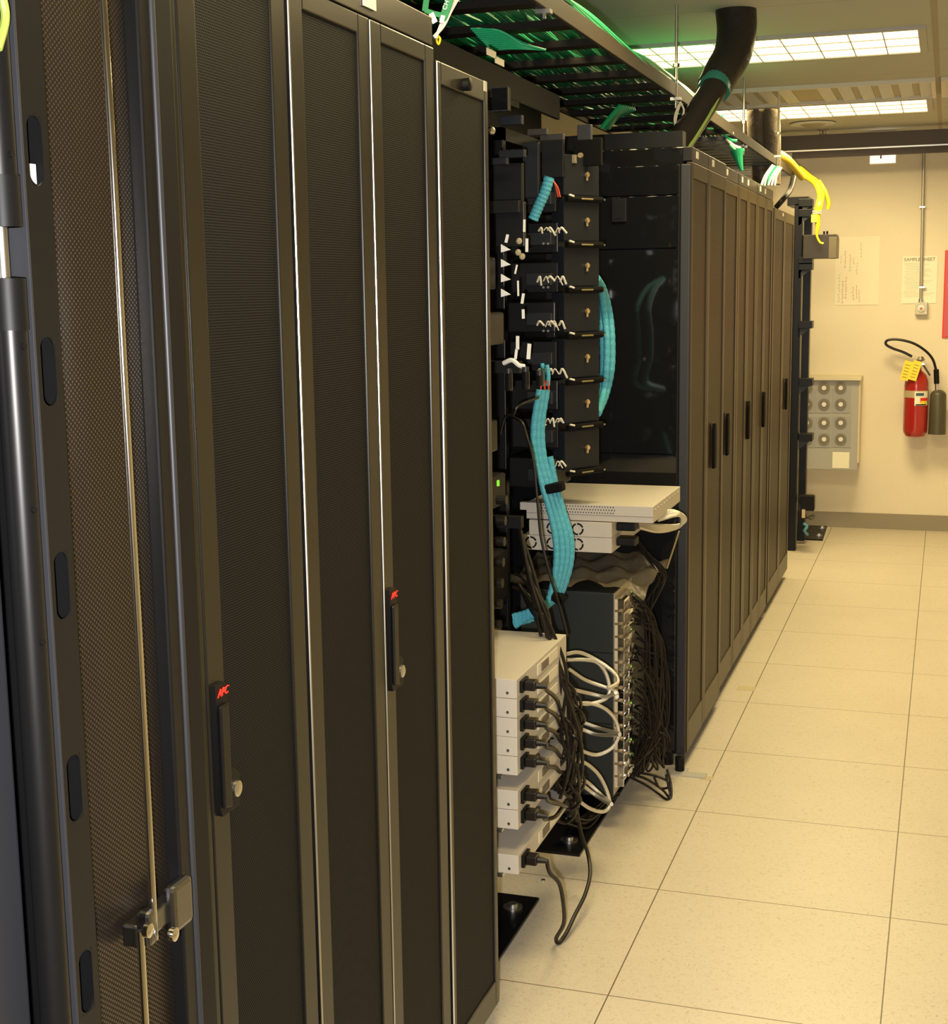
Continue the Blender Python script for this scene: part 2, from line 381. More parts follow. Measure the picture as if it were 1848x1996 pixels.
# drawing
p0 = wp(1630, 462); p1 = wp(1712, 594)
t = thing('hand_drawn_chart', 'large paper chart with sideways red and grey pencil writing on wall', 'chart', ((p0.x+p1.x)/2, YW-.004, p1.z))
MB().box(p0.x, p1.x, YW-.003, YW-.001, p1.z, p0.z).build('paper', mat('chart_paper', (.87, .81, .64), .7), t)
l1 = MB(); l2 = MB(); W = p1.x-p0.x; H = p0.z-p1.z
for k, (fx, f0, f1, mb) in enumerate(((.10, .05, .45, 0), (.18, .03, .35, 1), (.22, .55, .80, 1), (.26, .1, .4, 1), (.34, .5, .75, 0), (.42, .08, .25, 1), (.42, .6, .7, 0), (.50, .45, .62, 0), (.50, .1, .3, 1), (.58, .7, .9, 0), (.56, .05, .22, 0), (.12, .62, .7, 0))):
    z = p1.z+H*f0
    while z < p1.z+H*f1:
        h = .008+rr.random()*.014; x = p0.x+W*fx+rr.uniform(-.003, .003)
        (l1 if mb else l2).box(x-.002-rr.random()*.006, x+.002+rr.random()*.006, YW-.0038, YW-.003, z, z+.0022)
        (l1 if mb else l2).box(x-.0012, x+.0012, YW-.0038, YW-.003, z, z+h*.8)
        z += h+.003
l1.build('red_writing', REDINK, t); l2.build('grey_writing', mat('pencil', (.50, .46, .36), .7), t)
# red board at right edge
p0 = wp(1842.5, 488); p1 = wp(1840, 658)
t = thing('red_notice_board', 'red edged notice board cut by the right picture edge', 'notice board', (p0.x+.2, YW-.01, p1.z))
MB().box(p0.x, p0.x+.40, YW-.012, YW-.001, p1.z, p0.z).build('border', REDM, t)
MB().box(p0.x+.008, p0.x+.392, YW-.014, YW-.012, p1.z+.008, p0.z-.008).build('board', PINK, t)
MB().box(p0.x+.025, p0.x+.36, YW-.0145, YW-.014, p1.z+.33, p1.z+.345).build('printed_line', PAPER, t)

# fire extinguisher
def ex(u, v, y=YW-.13): return atY(u, v, y)
cx = (ex(1762, 800).x+ex(1808, 800).x)/2; R = (ex(1809, 800).x-ex(1761, 800).x)/2
zb = ex(1785, 851).z; zt = ex(1785, 722).z
t = thing('fire_extinguisher', 'red fire extinguisher with black horn and hose on far wall', 'fire extinguisher', (cx, YW-.13, zb))
Hh = zt-zb
MB().lathe((cx, YW-.13, zb), [(R*.55, .0), (R*.80, .006), (R*.97, .03), (R, .05), (R, Hh*.78), (R*.95, Hh*.86), (R*.75, Hh*.94), (R*.40, Hh), (R*.28, Hh+.03)], n=32).build('cylinder', RED, t)
band = MB().lathe((cx, YW-.13, zb+Hh*.60), [(R*1.015, 0), (R*1.015, .045)], n=32).build('bracket_band', mat('band_cream', (.60, .50, .30), .4, .3), t)
MB().box(cx-.03, cx+.03, YW-.135, YW-.001, zb+Hh*.62, zb+Hh*.62+.02).build('wall_bracket', STEEL, t)
lb = MB(); n = 8
def arc_label(a0, a1, z0, z1, rr_, m_, nm):
    q = MB(); N = 10; A = []
    for i in range(N+1):
        a = a0+(a1-a0)*i/N
        A.append([q.bm.verts.new((cx+r_*math.sin(a), YW-.13-r_*math.cos(a), z)) for r_ in (rr_, rr_+.001) for z in (z0, z1)])
    for i in range(N):
        p, r = A[i], A[i+1]
        q.bm.faces.new((p[2], r[2], r[3], p[3])); q.bm.faces.new((p[0], r[0], r[1], p[1])[::-1])
        q.bm.faces.new((p[1], p[3], r[3], r[1])); q.bm.faces.new((p[0], r[0], r[2], p[2]))
    q.bm.faces.new((A[0][0], A[0][2], A[0][3], A[0][1])); q.bm.faces.new((A[-1][0], A[-1][1], A[-1][3], A[-1][2]))
    return q.build(nm, m_, t)
z7 = ex(1790, 789).z; z8 = ex(1790, 762).z
lab = arc_label(-.1, 1.15, z7, z8, R+.001, PAPER, 'instruction_label')
arc_label(0.0, .65, z8-.026, z8-.008, R+.003, mat('label_blue', (.05, .10, .16), .5), 'label_print')
arc_label(.35, 1.05, z7+.02, z7+.05, R+.003, REDM, 'label_print')
arc_label(.4, 1.0, z7+.008, z7+.03, R+.0035, YTAG, 'label_print')
arc_label(.0, .9, z7+.003, z7+.010, R+.004, SATIN, 'label_print')
top = Vector((cx+.012, YW-.13, zt+.03))
v = MB().cyl((cx, YW-.13, zt), (cx, YW-.13, zt+.06), R*.30).lathe((cx+.02, YW-.13, zt+.06), [(.02, 0), (.03, .01), (.015, .03)])
v.box(cx-.05, cx+.045, YW-.14, YW-.12, zt+.035, zt+.05); v.build('valve', STEEL, t)
hd = MB().tube([ex(1790, 700), ex(1800, 712), ex(1813, 732)], .006); hd.build('operating_lever', mat('dark_lever', (.06, .05, .04), .4), t)
MB().tube([ex(1778, 695), ex(1760, 686), ex(1740, 679), ex(1727, 671), ex(1731, 663), ex(1752, 662), ex(1780, 669), ex(1803, 683), ex(1818, 700), ex(1825, 722)], .0085, n=10).build('hose', CORD, t)
MB().cyl(ex(1825, 720), ex(1826, 748), .017).build('hose_grip', SATIN, t)
MB().cyl(ex(1826, 748), ex(1826.5, 762), .012).build('ferrule', STEEL, t)
zz0, zz1 = ex(1828, 846).z, ex(1828, 760).z; hx = (ex(1813, 800).x+ex(1843, 800).x)/2
MB().lathe((hx, YW-.13, zz0), [(.056, 0), (.054, .05), (.050, zz1-zz0-.03), (.040, zz1-zz0-.012), (.018, zz1-zz0)], n=28).build('discharge_horn', mat('horn_olive', (.070, .062, .035), .45), t)
for dx, rot in ((.002, .27), (-.040, .24)):
    c = ex(1783+dx*400, 722, YW-.13-R-.01-dx*.1)
    g = MB().box(c.x-.026, c.x+.026, c.y-.0015, c.y+.0015, c.z-.065, c.z+.062, Matrix.Rotation(rot, 3, 'Y'), c)
    tg = g.build('inspection_tag', YTAG, t)
    q = MB()
    for i in range(5):
        z = c.z-.045+i*.020; q.box(c.x-.016, c.x+.014, c.y-.0025, c.y-.0015, z-.002, z+.0015, Matrix.Rotation(rot, 3, 'Y'), c)
    q.build('tag_print', mat('tag_ink%d' % int(rot*100), (.25, .18, .02), .6), tg)

# fan box (wall air unit)
yf = 6.50
X0 = -.245; X1 = atY(1676, 735, yf).x; Z1 = atY(1640, 741, yf).z; Z0 = atY(1640, 916, yf).z
t = thing('wall_fan_cabinet', 'grey wall cabinet with a grid of twelve round fans, beside the far rack', 'fan cabinet', ((X0+X1)/2, yf, Z0))
MB().box(X0, X1, yf, YW-.001, Z0, Z1).build('housing', GREYFAN, t, bevel=.004)
MB().box(X0-.01, X1+.012, yf-.03, YW-.001, Z1, Z1+.022).build('top_lid', mat('lid_cream', (.74, .67, .48), .5), t, bevel=.003)
MB().box(X1-.002, X1+.008, yf-.002, YW-.001, Z0+.05, Z1).build('edge_trim', mat('trim_cream', (.68, .60, .42), .5), t)
for pz0, pz1 in ((757, 805), (812, 872)):
    for u0, u1 in ((1554, 1586), (1589, 1618), (1622, 1658)):
        a = atY(u0, pz0, yf); b = atY(u1, pz1, yf)
        MB().box(a.x, b.x, yf-.004, yf, b.z, a.z).build('fan_plate', mat_fp if 'mat_fp' in globals() else globals().setdefault('mat_fp', mat('fan_plate_grey', (.36, .36, .35), .5)), t)
for v in (756, 788, 824, 856):
    for u in (1573, 1606.5, 1639):
        c = atY(u, v, yf)
        fan = MB()
        for k in range(5): r0 = .0085+k*.0063; fan.lathe((c.x, yf-.004, c.z), [(r0+.0045, 0), (r0+.0045, .006), (r0, .0061+.0001), (r0, .0001)], Vector((0, -1, 0)), 24)
        fo = fan.build('fan', FANR, t)
        MB().cyl((c.x, yf-.013, c.z), (c.x, yf-.004, c.z), .0145, n=16).build('fan_hub', WHITE, fo)
a = atY(1623, 881, yf); b = atY(1655, 913, yf)
MB().box(a.x, b.x, yf-.002, yf, b.z, a.z).build('rating_label', PAPER, t)

# ================================================================== CABINETS
def framed_leaf(parent, xf, y0, y1, z0, z1, border, th, paint=None, logo=False, handle=None, hz=(.955, 1.13), panel=PERF, bw=None, btm=.05, keyz=.98):
    bw = bw or border
    d = MB(); x0 = xf-th
    d.box(x0, xf, y0, y0+bw, z0, z1).box(x0, xf, y1-bw, y1, z0, z1).box(x0, xf, y0+bw, y1-bw, z1-border, z1).box(x0, xf, y0+bw, y1-bw, z0, z0+btm)
    door = d.build('door', paint or DOORM, parent, bevel=.0024)
    MB().box(xf-.010, xf-.004, y0+bw, y1-bw, z0+btm, z1-border).build('perforated_panel', panel, door)
    if handle is not None:
        hy = handle; a, b = hz
        h = MB().prism([(hy-.012, a+.02), (hy-.004, a), (hy+.016, a), (hy+.022, a+.02), (hy+.022, b-.02), (hy+.016, b), (hy-.004, b), (hy-.012, b-.02)], 0, xf-.002, xf+.010)
        hh = h.build('swing_handle', SATIN, door, bevel=.002)
        hh['label'] = 'black swing handle'
        if logo:
            MB().box(xf+.010, xf+.018, hy-.006, hy+.010, a+.03, b-.035).build('grip', BLK, hh) if False else None
    return door
def handle(door, xf, y, z0, z1, brand):
    """flush swing handle: escutcheon, lever, lock barrel"""
    e = MB().prism([(y-.016, z0+.012), (y-.010, z0), (y+.036, z0), (y+.040, z0+.010), (y+.040, z0+.045), (y+.016, z0+.062), (y+.016, z1-.008), (y+.010, z1), (y-.016, z1)], 0, xf, xf+.006)
    h = e.build('swing_handle', SATIN, door)
    # lever is a fixed second piece joined on the same part
    l = MB().prism([(y-.012, z0+.012), (y+.010, z0+.006), (y+.012, z1-.028), (y-.012, z1-.028)], 0, xf+.006, xf+.011)
    l2 = l.build('lever', BLK, door, bevel=.003)
    MB().lathe((xf+.006, y+.028, z0+.026), [(.011, 0), (.011, .004), (.007, .006)], Vector((1, 0, 0))).build('key_lock', STEEL, door)
    if brand:
        text('brand_print', 'APC', .015, Vector((xf+.0075, y+.001, z1-.012)), ROT_PX, REDM, door, extrude=.0008, shear=.4)
    return h
D = .95
def body(t, xf, y0, y1, z0, ztop, depth=D, roofbar=.05, side_mat=BLK):
    MB().box(xf-depth, xf-.030, y0, y1, z0, ztop).build('cabinet_body', side_mat, t, bevel=.003)
    if roofbar:
        MB().box(xf-.034, xf-.002, y0+.002, y1-.002, ztop-roofbar, ztop).build('roof_fascia', DOORM, t, bevel=.002)
    for y in (y0+.05, y1-.05):
        for x in (xf-.08, xf-depth+.08):
            MB().cyl((x, y, 0), (x, y, .012), .022).cyl((x, y, .01), (x, y, z0+.005), .009).build('levelling_foot', SATIN, t)
# ---- row 1 (near), doors face +X at X=-.20
X1F = -.20
t = thing('server_cabinet', 'tall dark cabinet with split mesh doors, partly behind the open door', 'server cabinet', (X1F-.5, -1.43, 0), 'tall server cabinets in the near row')
body(t, X1F, -1.735, -1.130, .06, 2.115)
framed_leaf(t, X1F, -1.733, -1.434, .07, 2.062, .03, .022, bw=.045)
d = framed_leaf(t, X1F, -1.430, -1.132, .07, 2.062, .03, .022, bw=.045)
handle(d, X1F, -1.405, .945, 1.125, True)
c = atX(432, 1272, X1F); MB().box(X1F-.004, X1F-.002, c.y-.004, c.y+.004, c.z-.006, c.z+.006).build('status_led', LED, t)
t = thing('server_cabinet', 'tall dark cabinet with split mesh doors and red marked handle midway', 'server cabinet', (X1F-.5, -.82, 0), 'tall server cabinets in the near row')
body(t, X1F, -1.122, -.522, .06, 2.115)
framed_leaf(t, X1F, -1.120, -.826, .07, 2.062, .03, .022, bw=.045)
d = framed_leaf(t, X1F, -.822, -.524, .07, 2.062, .03, .022, bw=.045)
handle(d, X1F, -.795, .945, 1.125, True)
c = atX(722, 4, X1F); MB().box(X1F-.001, X1F+.001, c.y-.03, c.y+.022, 2.078, 2.11).build('name_label', DIRTYW, t)
t = thing('cooling_unit', 'slim dark cooling cabinet with one mesh door ending the near row', 'cooling cabinet', (X1F-.5, -.36, 0))
body(t, X1F, -.512, -.208, .05, 2.03, roofbar=0)
d = framed_leaf(t, X1F, -.510, -.208, .06, 2.043, .04, .028, bw=.022, btm=.06)
c = atX(905, 165, X1F)
MB().lathe((X1F, c.y, c.z), [(.012, 0), (.012, .012), (.009, .014)], Vector((1, 0, 0))).build('lock_knob', SATIN, d)
c = atX(945, 168, X1F); MB().box(X1F, X1F+.001, c.y-.008, c.y+.010, c.z-.010, c.z+.010).build('asset_label', DIRTYW, d)
for (y, rr_, z1_, par) in ((-1.1225, .0022, 2.06, None), (-.8240, .0018, 2.06, None), (-.5105, .0026, 2.04, d)):  # added steel strips standing in for flash glint along the door edges
    pp = par if par is not None else [o for o in bpy.data.objects if o.name.startswith('server_cabinet') and abs(o.location.y+.82) < .01][0]
    MB().cyl((X1F+.0005, y, .08), (X1F+.0005, y, z1_), rr_, n=8).build('edge_strip', STEEL, pp)
# ---- open door folded back in front of row 1
t = thing('open_cabinet_door_frame', 'black hinged cabinet post and folded back mesh door, slots and chrome latch rod', 'cabinet door', (-.16, -1.86, 0))
XD = -.145; ZT = 2.05
slots = [(1.735, 1.80), (1.525, 1.592), (1.312, 1.380), (1.10, 1.17), (.89, .958), (.68, .748)]
door = MB().box(XD-.020, XD-.016, -1.800, -1.61, .10, ZT-.03).build('perforated_panel', PERFO, t)
# channel with real slots: strip pieces between slots
ch = MB(); ya, yb = -1.846, -1.802
zz = [.07] + [z for s in sorted(slots) for z in s] + [ZT]
for i in range(0, len(zz), 2): ch.box(XD+.009, XD+.012, ya, yb, zz[i], zz[i+1])
for a, b in slots: ch.box(XD+.009, XD+.012, ya, ya+.011, a, b).box(XD+.009, XD+.012, yb-.010, yb, a, b)
# rounded slot ends
for a, b in slots:
    for z, s in ((a, 1), (b, -1)):
        r = (yb-.010-(ya+.011))/2; yc = (yb-.010+ya+.011)/2
        for sd in (-1, 1):
            pts = [(yc+sd*r, z)] + [(yc+sd*r*math.cos(k*math.pi/2/6), z+s*r*(1-math.sin(k*math.pi/2/6))) for k in range(0, 7)]
            pts = [(yc+sd*r, z), (yc+sd*r, z+s*r)] + [(yc+sd*r*math.cos(k*math.pi/12), z+s*r*(1-math.sin(k*math.pi/12))) for k in range(1, 6)] + [(yc, z)]
            ch.prism(pts, 0, XD+.0093, XD+.0117)
ch.build('slotted_channel', BLK, t)
MB().box(XD-.016, XD-.012, ya, yb, .07, ZT).box(XD-.014, XD+.0085, yb-.002, yb-.0002, .07, ZT).build('channel_back', MATTE, t)
MB().box(XD-.004, XD-.001, ya+.004, yb-.004, 1.735, 1.757).build('white_sticker', WHITE, t)
MB().box(XD-.02, XD+.016, ya-.0035, ya, .07, ZT).build('channel_flange', GREYP, t, bevel=.001)
MB().box(XD-.018, XD-.002, yb, yb+.008, .07, ZT).build('panel_lip', GREYP, t)
for z in (1.72, 1.62, 1.48, 1.37, 1.24, 1.10, .96):
    MB().cyl((XD-.002, yb+.003, z), (XD+.004, yb+.003, z), .0035, n=10).build('screw', SATIN, t)
fe = MB().box(XD-.018, XD+.002, -1.612, -1.587, .07, ZT).build('free_edge_stile', BLK, t, bevel=.003)
MB().cyl((XD+.001, -1.583, .07), (XD+.001, -1.583, ZT), .0045, n=14).build('edge_bead', GREYP, t)
MB().box(XD-.024, XD-.006, -1.580, -1.527, .07, ZT).build('edge_return', SATIN, t, bevel=.003)
DSTEEL = mat('dark_steel', (.22, .22, .23), .25, 1)
# latch rods
MB().tube([(XD+.018, -1.706, 2.04), (XD+.020, -1.705, 1.80), (XD+.018, -1.702, 1.55), (XD+.018, -1.700, 1.25), (XD+.016, -1.697, .912)], .0042, n=14).build('latch_rod', CHROME, t)
MB().tube([(XD+.018, -1.728, .937), (XD+.018, -1.728, .62), (XD+.018, -1.728, .08)], .0042, n=14).build('latch_rod', CHROME, t)
lt = MB().box(XD-.010, XD+.010, -1.722, -1.612, .912, .938).build('latch_plate', DSTEEL, t, bevel=.003)
lk = MB().box(XD+.002, XD+.018, -1.655, -1.612, .898, .955)
lk.build('latch_housing', DSTEEL, t, bevel=.006)
MB().box(XD+.008, XD+.026, -1.722, -1.706, .915, .955).build('rod_guide', DSTEEL, t, bevel=.005)
MB().lathe((XD+.030, -1.688, .917), [(.006, 0), (.008, .002), (.008, .008), (.004, .010)], Vector((1, 0, 0)), 14).build('roller', CHROME, t)
MB().lathe((XD+.024, -1.730, .940), [(.006, 0), (.008, .002), (.008, .008), (.004, .010)], Vector((1, 0, 0)), 14).build('roller', CHROME, t)
# hinge
hx, hy = XD+.004, -1.868
for a, b in ((1.695, 2.06), (.10, 1.648)):
    MB().cyl((hx, hy, a), (hx, hy, b), .0155, n=24).build('hinge_barrel', BLK, t, bevel=.0)
for a, b in ((1.695, 1.742), (1.60, 1.648)):
    MB().cyl((hx, hy, a), (hx, hy, b), .0168, n=24).build('hinge_knuckle', SATIN, t)
MB().cyl((hx-.002, hy-.002, 1.64), (hx-.002, hy-.002, 1.70), .006, n=12).build('hinge_pin', STEEL, t)
for z in (1.76, 1.585, 1.43, 1.30): MB().cyl((hx+.0145, hy-.004, z), (hx+.018, hy-.004, z), .003, n=10).build('rivet', SATIN, t)
# open cabinet whose post this is
t = thing('open_server_cabinet', 'black cabinet body at far left edge with its door folded open', 'server cabinet', (-.7, -2.2, 0))
pb = MB().box(-1.15, -.20, -1.79, -1.75, .06, 2.05); pb.build('side_wall', BLK, t)
MB().box(-.215, -.165, -1.93, -1.875, .06, 2.05).build('front_post', GREYP, t, bevel=.004)
MB().box(-1.15, -.20, -2.40, -1.75, 2.05, 2.10).build('roof', BLK, t)
MB().box(-1.15, -.20, -2.40, -2.36, .06, 2.05).build('side_wall', BLK, t)
MB().box(-1.15, -1.12, -2.36, -1.79, .06, 2.05).build('back_wall', SATIN, t)
MB().box(-1.15, -.20, -2.40, -1.75, 0, .06).build('plinth', SATIN, t)
c = atX(4, 20, -.12)
o = tag(recenter(MB().tube([atX(-6, -40, -.12), atX(6, 0, -.12), atX(10, 40, -.12), atX(-4, 95, -.12)], .004).build('yellow_green_cable', mat('lime_cable', (.30, .42, .08), .4))), 'lime green cable hanging in the top left corner', 'cable')

# ---- row 2 (far)
X2F = -.10
specs = [('cooling_unit', 1.62, 1.95, 2.075, 1, None, 'slim mesh door cabinet at the near end of the far row'),
         ('server_cabinet', 1.95, 2.36, 2.075, 1, 2.10, 'first far row cabinet carrying a black handle, lowest in view'),
         ('server_cabinet', 2.36, 2.77, 2.075, 1, 2.51, 'second handled cabinet of the far row, next to a wide one'),
         ('server_cabinet', 2.775, 3.36, 2.075, 2, 3.12, 'third handled cabinet of the far row, split mesh doors'),
         ('server_cabinet', 3.365, 3.95, 2.075, 2, 3.66, 'fourth handled cabinet of the far row, last of full height'),
         ('low_server_cabinet', 3.99, 4.93, 2.0, 2, 4.63, 'slightly lower cabinet at the far end of the far row')]
for nm, y0, y1, zt_, leaves, hy, lab in specs:
    xf = X2F + (.0 if y0 < 2.3 else -.012)
    t = thing(nm, lab, 'server cabinet' if 'server' in nm else 'cooling cabinet', (xf-.5, (y0+y1)/2, 0), 'cabinets of the far row')
    body(t, xf, y0, y1-.002, .045, zt_, roofbar=.045 if zt_ > 2.05 else 0, side_mat=GLOSS if y0 < 1.7 else BLK)
    ys = [y0, y1-.002] if leaves == 1 else [y0, (y0+y1)/2, y1-.002]
    top_ = zt_-.048 if zt_ > 2.05 else zt_
    for i in range(leaves):
        a, b = ys[i]+.001, ys[i+1]-.001
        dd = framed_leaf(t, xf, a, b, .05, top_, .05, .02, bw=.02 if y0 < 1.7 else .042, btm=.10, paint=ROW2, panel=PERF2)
        if hy is not None and a <= hy <= b:
            hp = MB().prism([(hy-.022, 1.00), (hy-.016, .975), (hy+.018, .975), (hy+.024, 1.0), (hy+.024, 1.105), (hy+.012, 1.14), (hy-.012, 1.14), (hy-.022, 1.12)], 0, xf, xf+.012)
            hp.build('swing_handle', MATTE, dd, bevel=.003)
    if zt_ > 2.05:
        for y in ((y0+.10, y0+.28) if y1-y0 > .5 else (y0+.10,)):
            MB().box(xf-.003, xf, y-.018, y+.018, 2.043, 2.066).build('name_label', DIRTYW, t)
    else: MB().box(xf, xf+.001, y0+.35, y0+.41, 1.975, 1.99).build('name_label', DIRTYW, t)
    if y0 < 1.7:
        # near side: glossy panel with seams, latch, front post
        sd = MB()
        for a, b in ((.06, 1.078), (1.083, 1.752), (1.757, 1.922), (1.927, 2.018)):
            sd.box(-1.02, -.142, y0-.012, y0-.001, a, b)
        sd.build('side_panel', GLOSS, t, bevel=.001)
        MB().box(-.136, -.104, y0-.014, y0, .045, 2.02).build('corner_post', GREYP, t, bevel=.004)
        MB().box(-.150, -.138, y0-.008, y0, .045, 2.02).build('post_groove', SATIN, t, bevel=.003)
        l = MB().box(-.362, -.312, y0-.020, y0-.012, 1.842, 1.918).build('panel_latch', SATIN, t, bevel=.003)
        MB().box(-.350, -.324, y0-.024, y0-.020, 1.855, 1.905).build('latch_tab', BLK, l)
        MB().box(-.16, -.09, y0-.10, y0-.02, 0, .004).build('floor_bracket', GREYFAN, t)
        MB().box(-.09, -.02, y0-.10, y0-.055, 0, .004).build('floor_bracket', GREYFAN, t)
        MB().cyl((-.115, y0-.05, .004), (-.115, y0-.05, .05), .016).build('caster', SATIN, t)
        MB().cyl((-.17, y0+.02, .0), (-.17, y0+.02, .045), .020).build('caster', SATIN, t)
        for u in (1365, 1376):
            pass

# ================================================================== FAR OPEN RACK
yr = 5.75
t = thing('open_network_rack', 'narrow black open rack with brackets standing before the far wall', 'rack', (-.18, yr, 0))
a = atY(1549, 400, yr); b = atY(1565, 400, yr)
MB().box(a.x, b.x, yr, yr+.08, .0, 2.11).build('upright', BLK, t, bevel=.003)
a = atY(1568, 400, yr+.25); b = atY(1583, 400, yr+.25)
MB().box(a.x, b.x, yr+.25, yr+.32, .02, 2.12).build('upright', BLK, t, bevel=.003)
MB().box(-.24, b.x, yr, yr+.32, 2.10, 2.15).build('top_bar', BLK, t)
for v in (395, 415, 508, 519, 633, 745, 853, 975):
    c = atY(1572, v, yr)
    MB().box(c.x-.045, c.x+.035, yr-.01, yr+.10, c.z-.022, c.z+.022).build('bracket', BLK, t, bevel=.002)
    MB().prism([(c.x-.045, c.z-.022), (c.x+.02, c.z-.022), (c.x-.045, c.z-.075)], 1, yr, yr+.01).build('gusset', GREYP, t)
a = atY(1566, 458, yr-.02); b = atY(1629, 503, yr-.02)
t2 = thing('cable_box', 'small dark metal box jutting from the far rack beneath yellow duct', 'junction box', ((a.x+b.x)/2, yr, b.z))
x1 = atY(1619, 480, yr-.02).x
MB().box(a.x, x1+.03, yr-.02, yr+.20, b.z, a.z).build('box', mat('box_brown', (.022, .016, .010), .4), t2, bevel=.002)
MB().box(x1-.01, b.x+.002, yr-.021, yr+.20, b.z, a.z-.015).build('end_panel', mat('box_tan', (.09, .075, .045), .45), t2, bevel=.001)
for u in (1606, 1612): c = atY(u, 454, yr); MB().cyl((c.x, yr+.02, a.z-.002), (c.x, yr+.02, a.z+.02), .006).build('gland', SATIN, t2)
t = thing('rack_base_plate', 'black bolted floor plate under the far rack beside the wall', 'floor plate', (-.1, 6.4, 0))
MB().prism([(-.36, 6.15), (-.015, 6.15), (-.03, 6.68), (-.36, 6.68)], 2, 0, .010).build('plate', BLK, t)
for x, y in ((-.05, 6.28), (-.055, 6.58)): MB().lathe((x, y, .010), [(.022, 0), (.022, .003), (.012, .004), (.011, .014)], n=6).build('anchor_bolt', STEEL, t)
o = tag(recenter(MB().tube([atY(1566, 1020, 6.0), atY(1573, 1026, 6.0), atY(1568, 1035, 6.0), (atY(1574, 1042, 6.1))], .009).build('blue_cable', mat('light_blue', (.15, .45, .65), .4))), 'short light blue cable end at the foot of the far rack', 'cable')
t = thing('outlet_strip', 'dark outlet and plug with tan wires low on the far rack', 'outlet', (-.13, 5.8, .2))
c = atY(1572, 975, 5.72); MB().box(c.x-.03, c.x+.05, 5.68, 5.74, c.z-.06, c.z+.03).build('housing', SATIN, t, bevel=.003)
MB().tube([atY(1570, 990, 5.68), atY(1570, 1005, 5.66), atY(1582, 1012, 5.66), atY(1586, 1004, 5.68), atY(1568, 1012, 5.66)], .004).build('wire', CORD, t)
MB().box(c.x-.02, c.x+.0, 5.655, 5.68, c.z-.10, c.z-.05).build('plug', BRASS, t)
# yellow corrugated duct at the far rack
t = thing('yellow_cable_duct', 'thick yellow corrugated duct curving down beside the far rack', 'cable duct', atY(1600, 470, 5.7))
MB().tube([atY(1558, 330, 5.9), atY(1576, 345, 5.85), atY(1592, 358, 5.8), atY(1600, 380, 5.75), atY(1597, 400, 5.7), atY(1593, 418, 5.7), atY(1594, 440, 5.7), atY(1592, 458, 5.7), atY(1598, 472, 5.7), atY(1605, 475, 5.7)], .020, n=14, rfun=lambda q: 1.1 if q < .5 else 1.1-.75*min(1, (q-.5)/.3)).build('duct', YEL, t)
MB().tube([atY(1596, 352, 5.95), atY(1608, 372, 5.95), atY(1615, 395, 5.95), atY(1613, 408, 5.95)], .013).build('duct_branch', YEL, t)
MB().box(atY(1588, 430, 5.68).x-.02, atY(1588, 430, 5.68).x+.012, 5.68, 5.69, atY(1588, 433, 5.68).z, atY(1588, 418, 5.68).z).build('warning_tag', YTAG, t)
for v in (412, 416): c = atY(1593, v, 5.7); MB().cyl((c.x-.026, 5.68, c.z), (c.x+.026, 5.68, c.z), .003).build('cable_tie', DIRTYW, t)
o = tag(recenter(MB().tube([atY(1520, 300, 5.2), atY(1536, 312, 5.2), atY(1552, 330, 5.3), atY(1564, 345, 5.4)], .022, n=12).build('yellow_cable_trough', mat('yellow_trough', (.55, .40, .03), .45))), 'dull yellow cable duct lying along the far tray edge', 'cable duct')

# ================================================================== OVERHEAD TRAY
TX0, TX1, TZ = -.70, -.24, 2.283
t = thing('overhead_ladder_tray', 'long overhead ladder tray with dark rungs running above the racks', 'cable tray', (-.47, 2.5, TZ))
RAIL = mat('tray_rail_brown', (.030, .023, .015), .6, spec=.25)
ya_, yb_ = -1.2, 6.0
for x in (TX1, TX0-.012): MB().box(x, x+.012, ya_, yb_, TZ, TZ+.046).build('side_rail', RAIL, t, bevel=.002)
RUNG = mat('tray_rung', (.010, .008, .006), .6, spec=.15)
y = -.9
while y < yb_:
    MB().box(TX0, TX1, y-.03, y+.03, TZ, TZ+.018).build('rung', RUNG if y < 3.4 else GREYP, t)
    y += .30 if y < 3.4 else .16
# threaded rods
for (x, y, zb, lab) in ((-.229, 2.02, 2.245, 'threaded rod dropping to the tray left of the black duct'), (-.245, 3.85, 2.24, 'threaded rod dropping to the tray across the far light'), (-.150, 4.43, 2.19, 'pale threaded rod nearest the far wall beam'), (-.235, .34, 2.26, 'threaded rod at the top holding the near tray end')):
    t = thing('threaded_rod', lab, 'hanger rod', (x, y, zb), 'rods hanging the overhead tray')
    MB().cyl((x, y, zb), (x, y, ZC), .0055, n=10).build('rod', STEEL if x < -.2 else mat('pale_rod', (.7, .66, .5), .4, .3), t)
    MB().cyl((x, y, TZ+.10), (x, y, TZ+.112), .012, n=6).build('nut', STEEL, t)
    MB().box(x-.018, x+.018, y-.012, y+.012, TZ-.012, TZ-.002).build('bracket', STEEL, t)
rr = random.Random(11)
def green_cable(x, z, k):
    pts = []; y = -1.0; ph = rr.random()*6; x0 = x
    yend = 3.6+rr.random()*.9
    while y < yend:
        pts.append((min(max(x0+.035*math.sin(y*2.1+ph*.25)+rr.uniform(-.012, .012), TX0+.008), TX1-.010), y, z+rr.uniform(0, .006))); y += .24
    o = MB().tube(pts, .0048, n=6, seg=3).build('green_network_cable', GRN)
    tag(recenter(o), 'green network cable among many lying in the overhead tray', 'cable', 'green cables in the overhead tray')
for k in range(58): green_cable(TX0+.012+k*(TX1-TX0-.02)/57, TZ+.026, k)
for k in range(40): green_cable(TX0+.015+k*(TX1-TX0-.03)/39, TZ+.036, k)
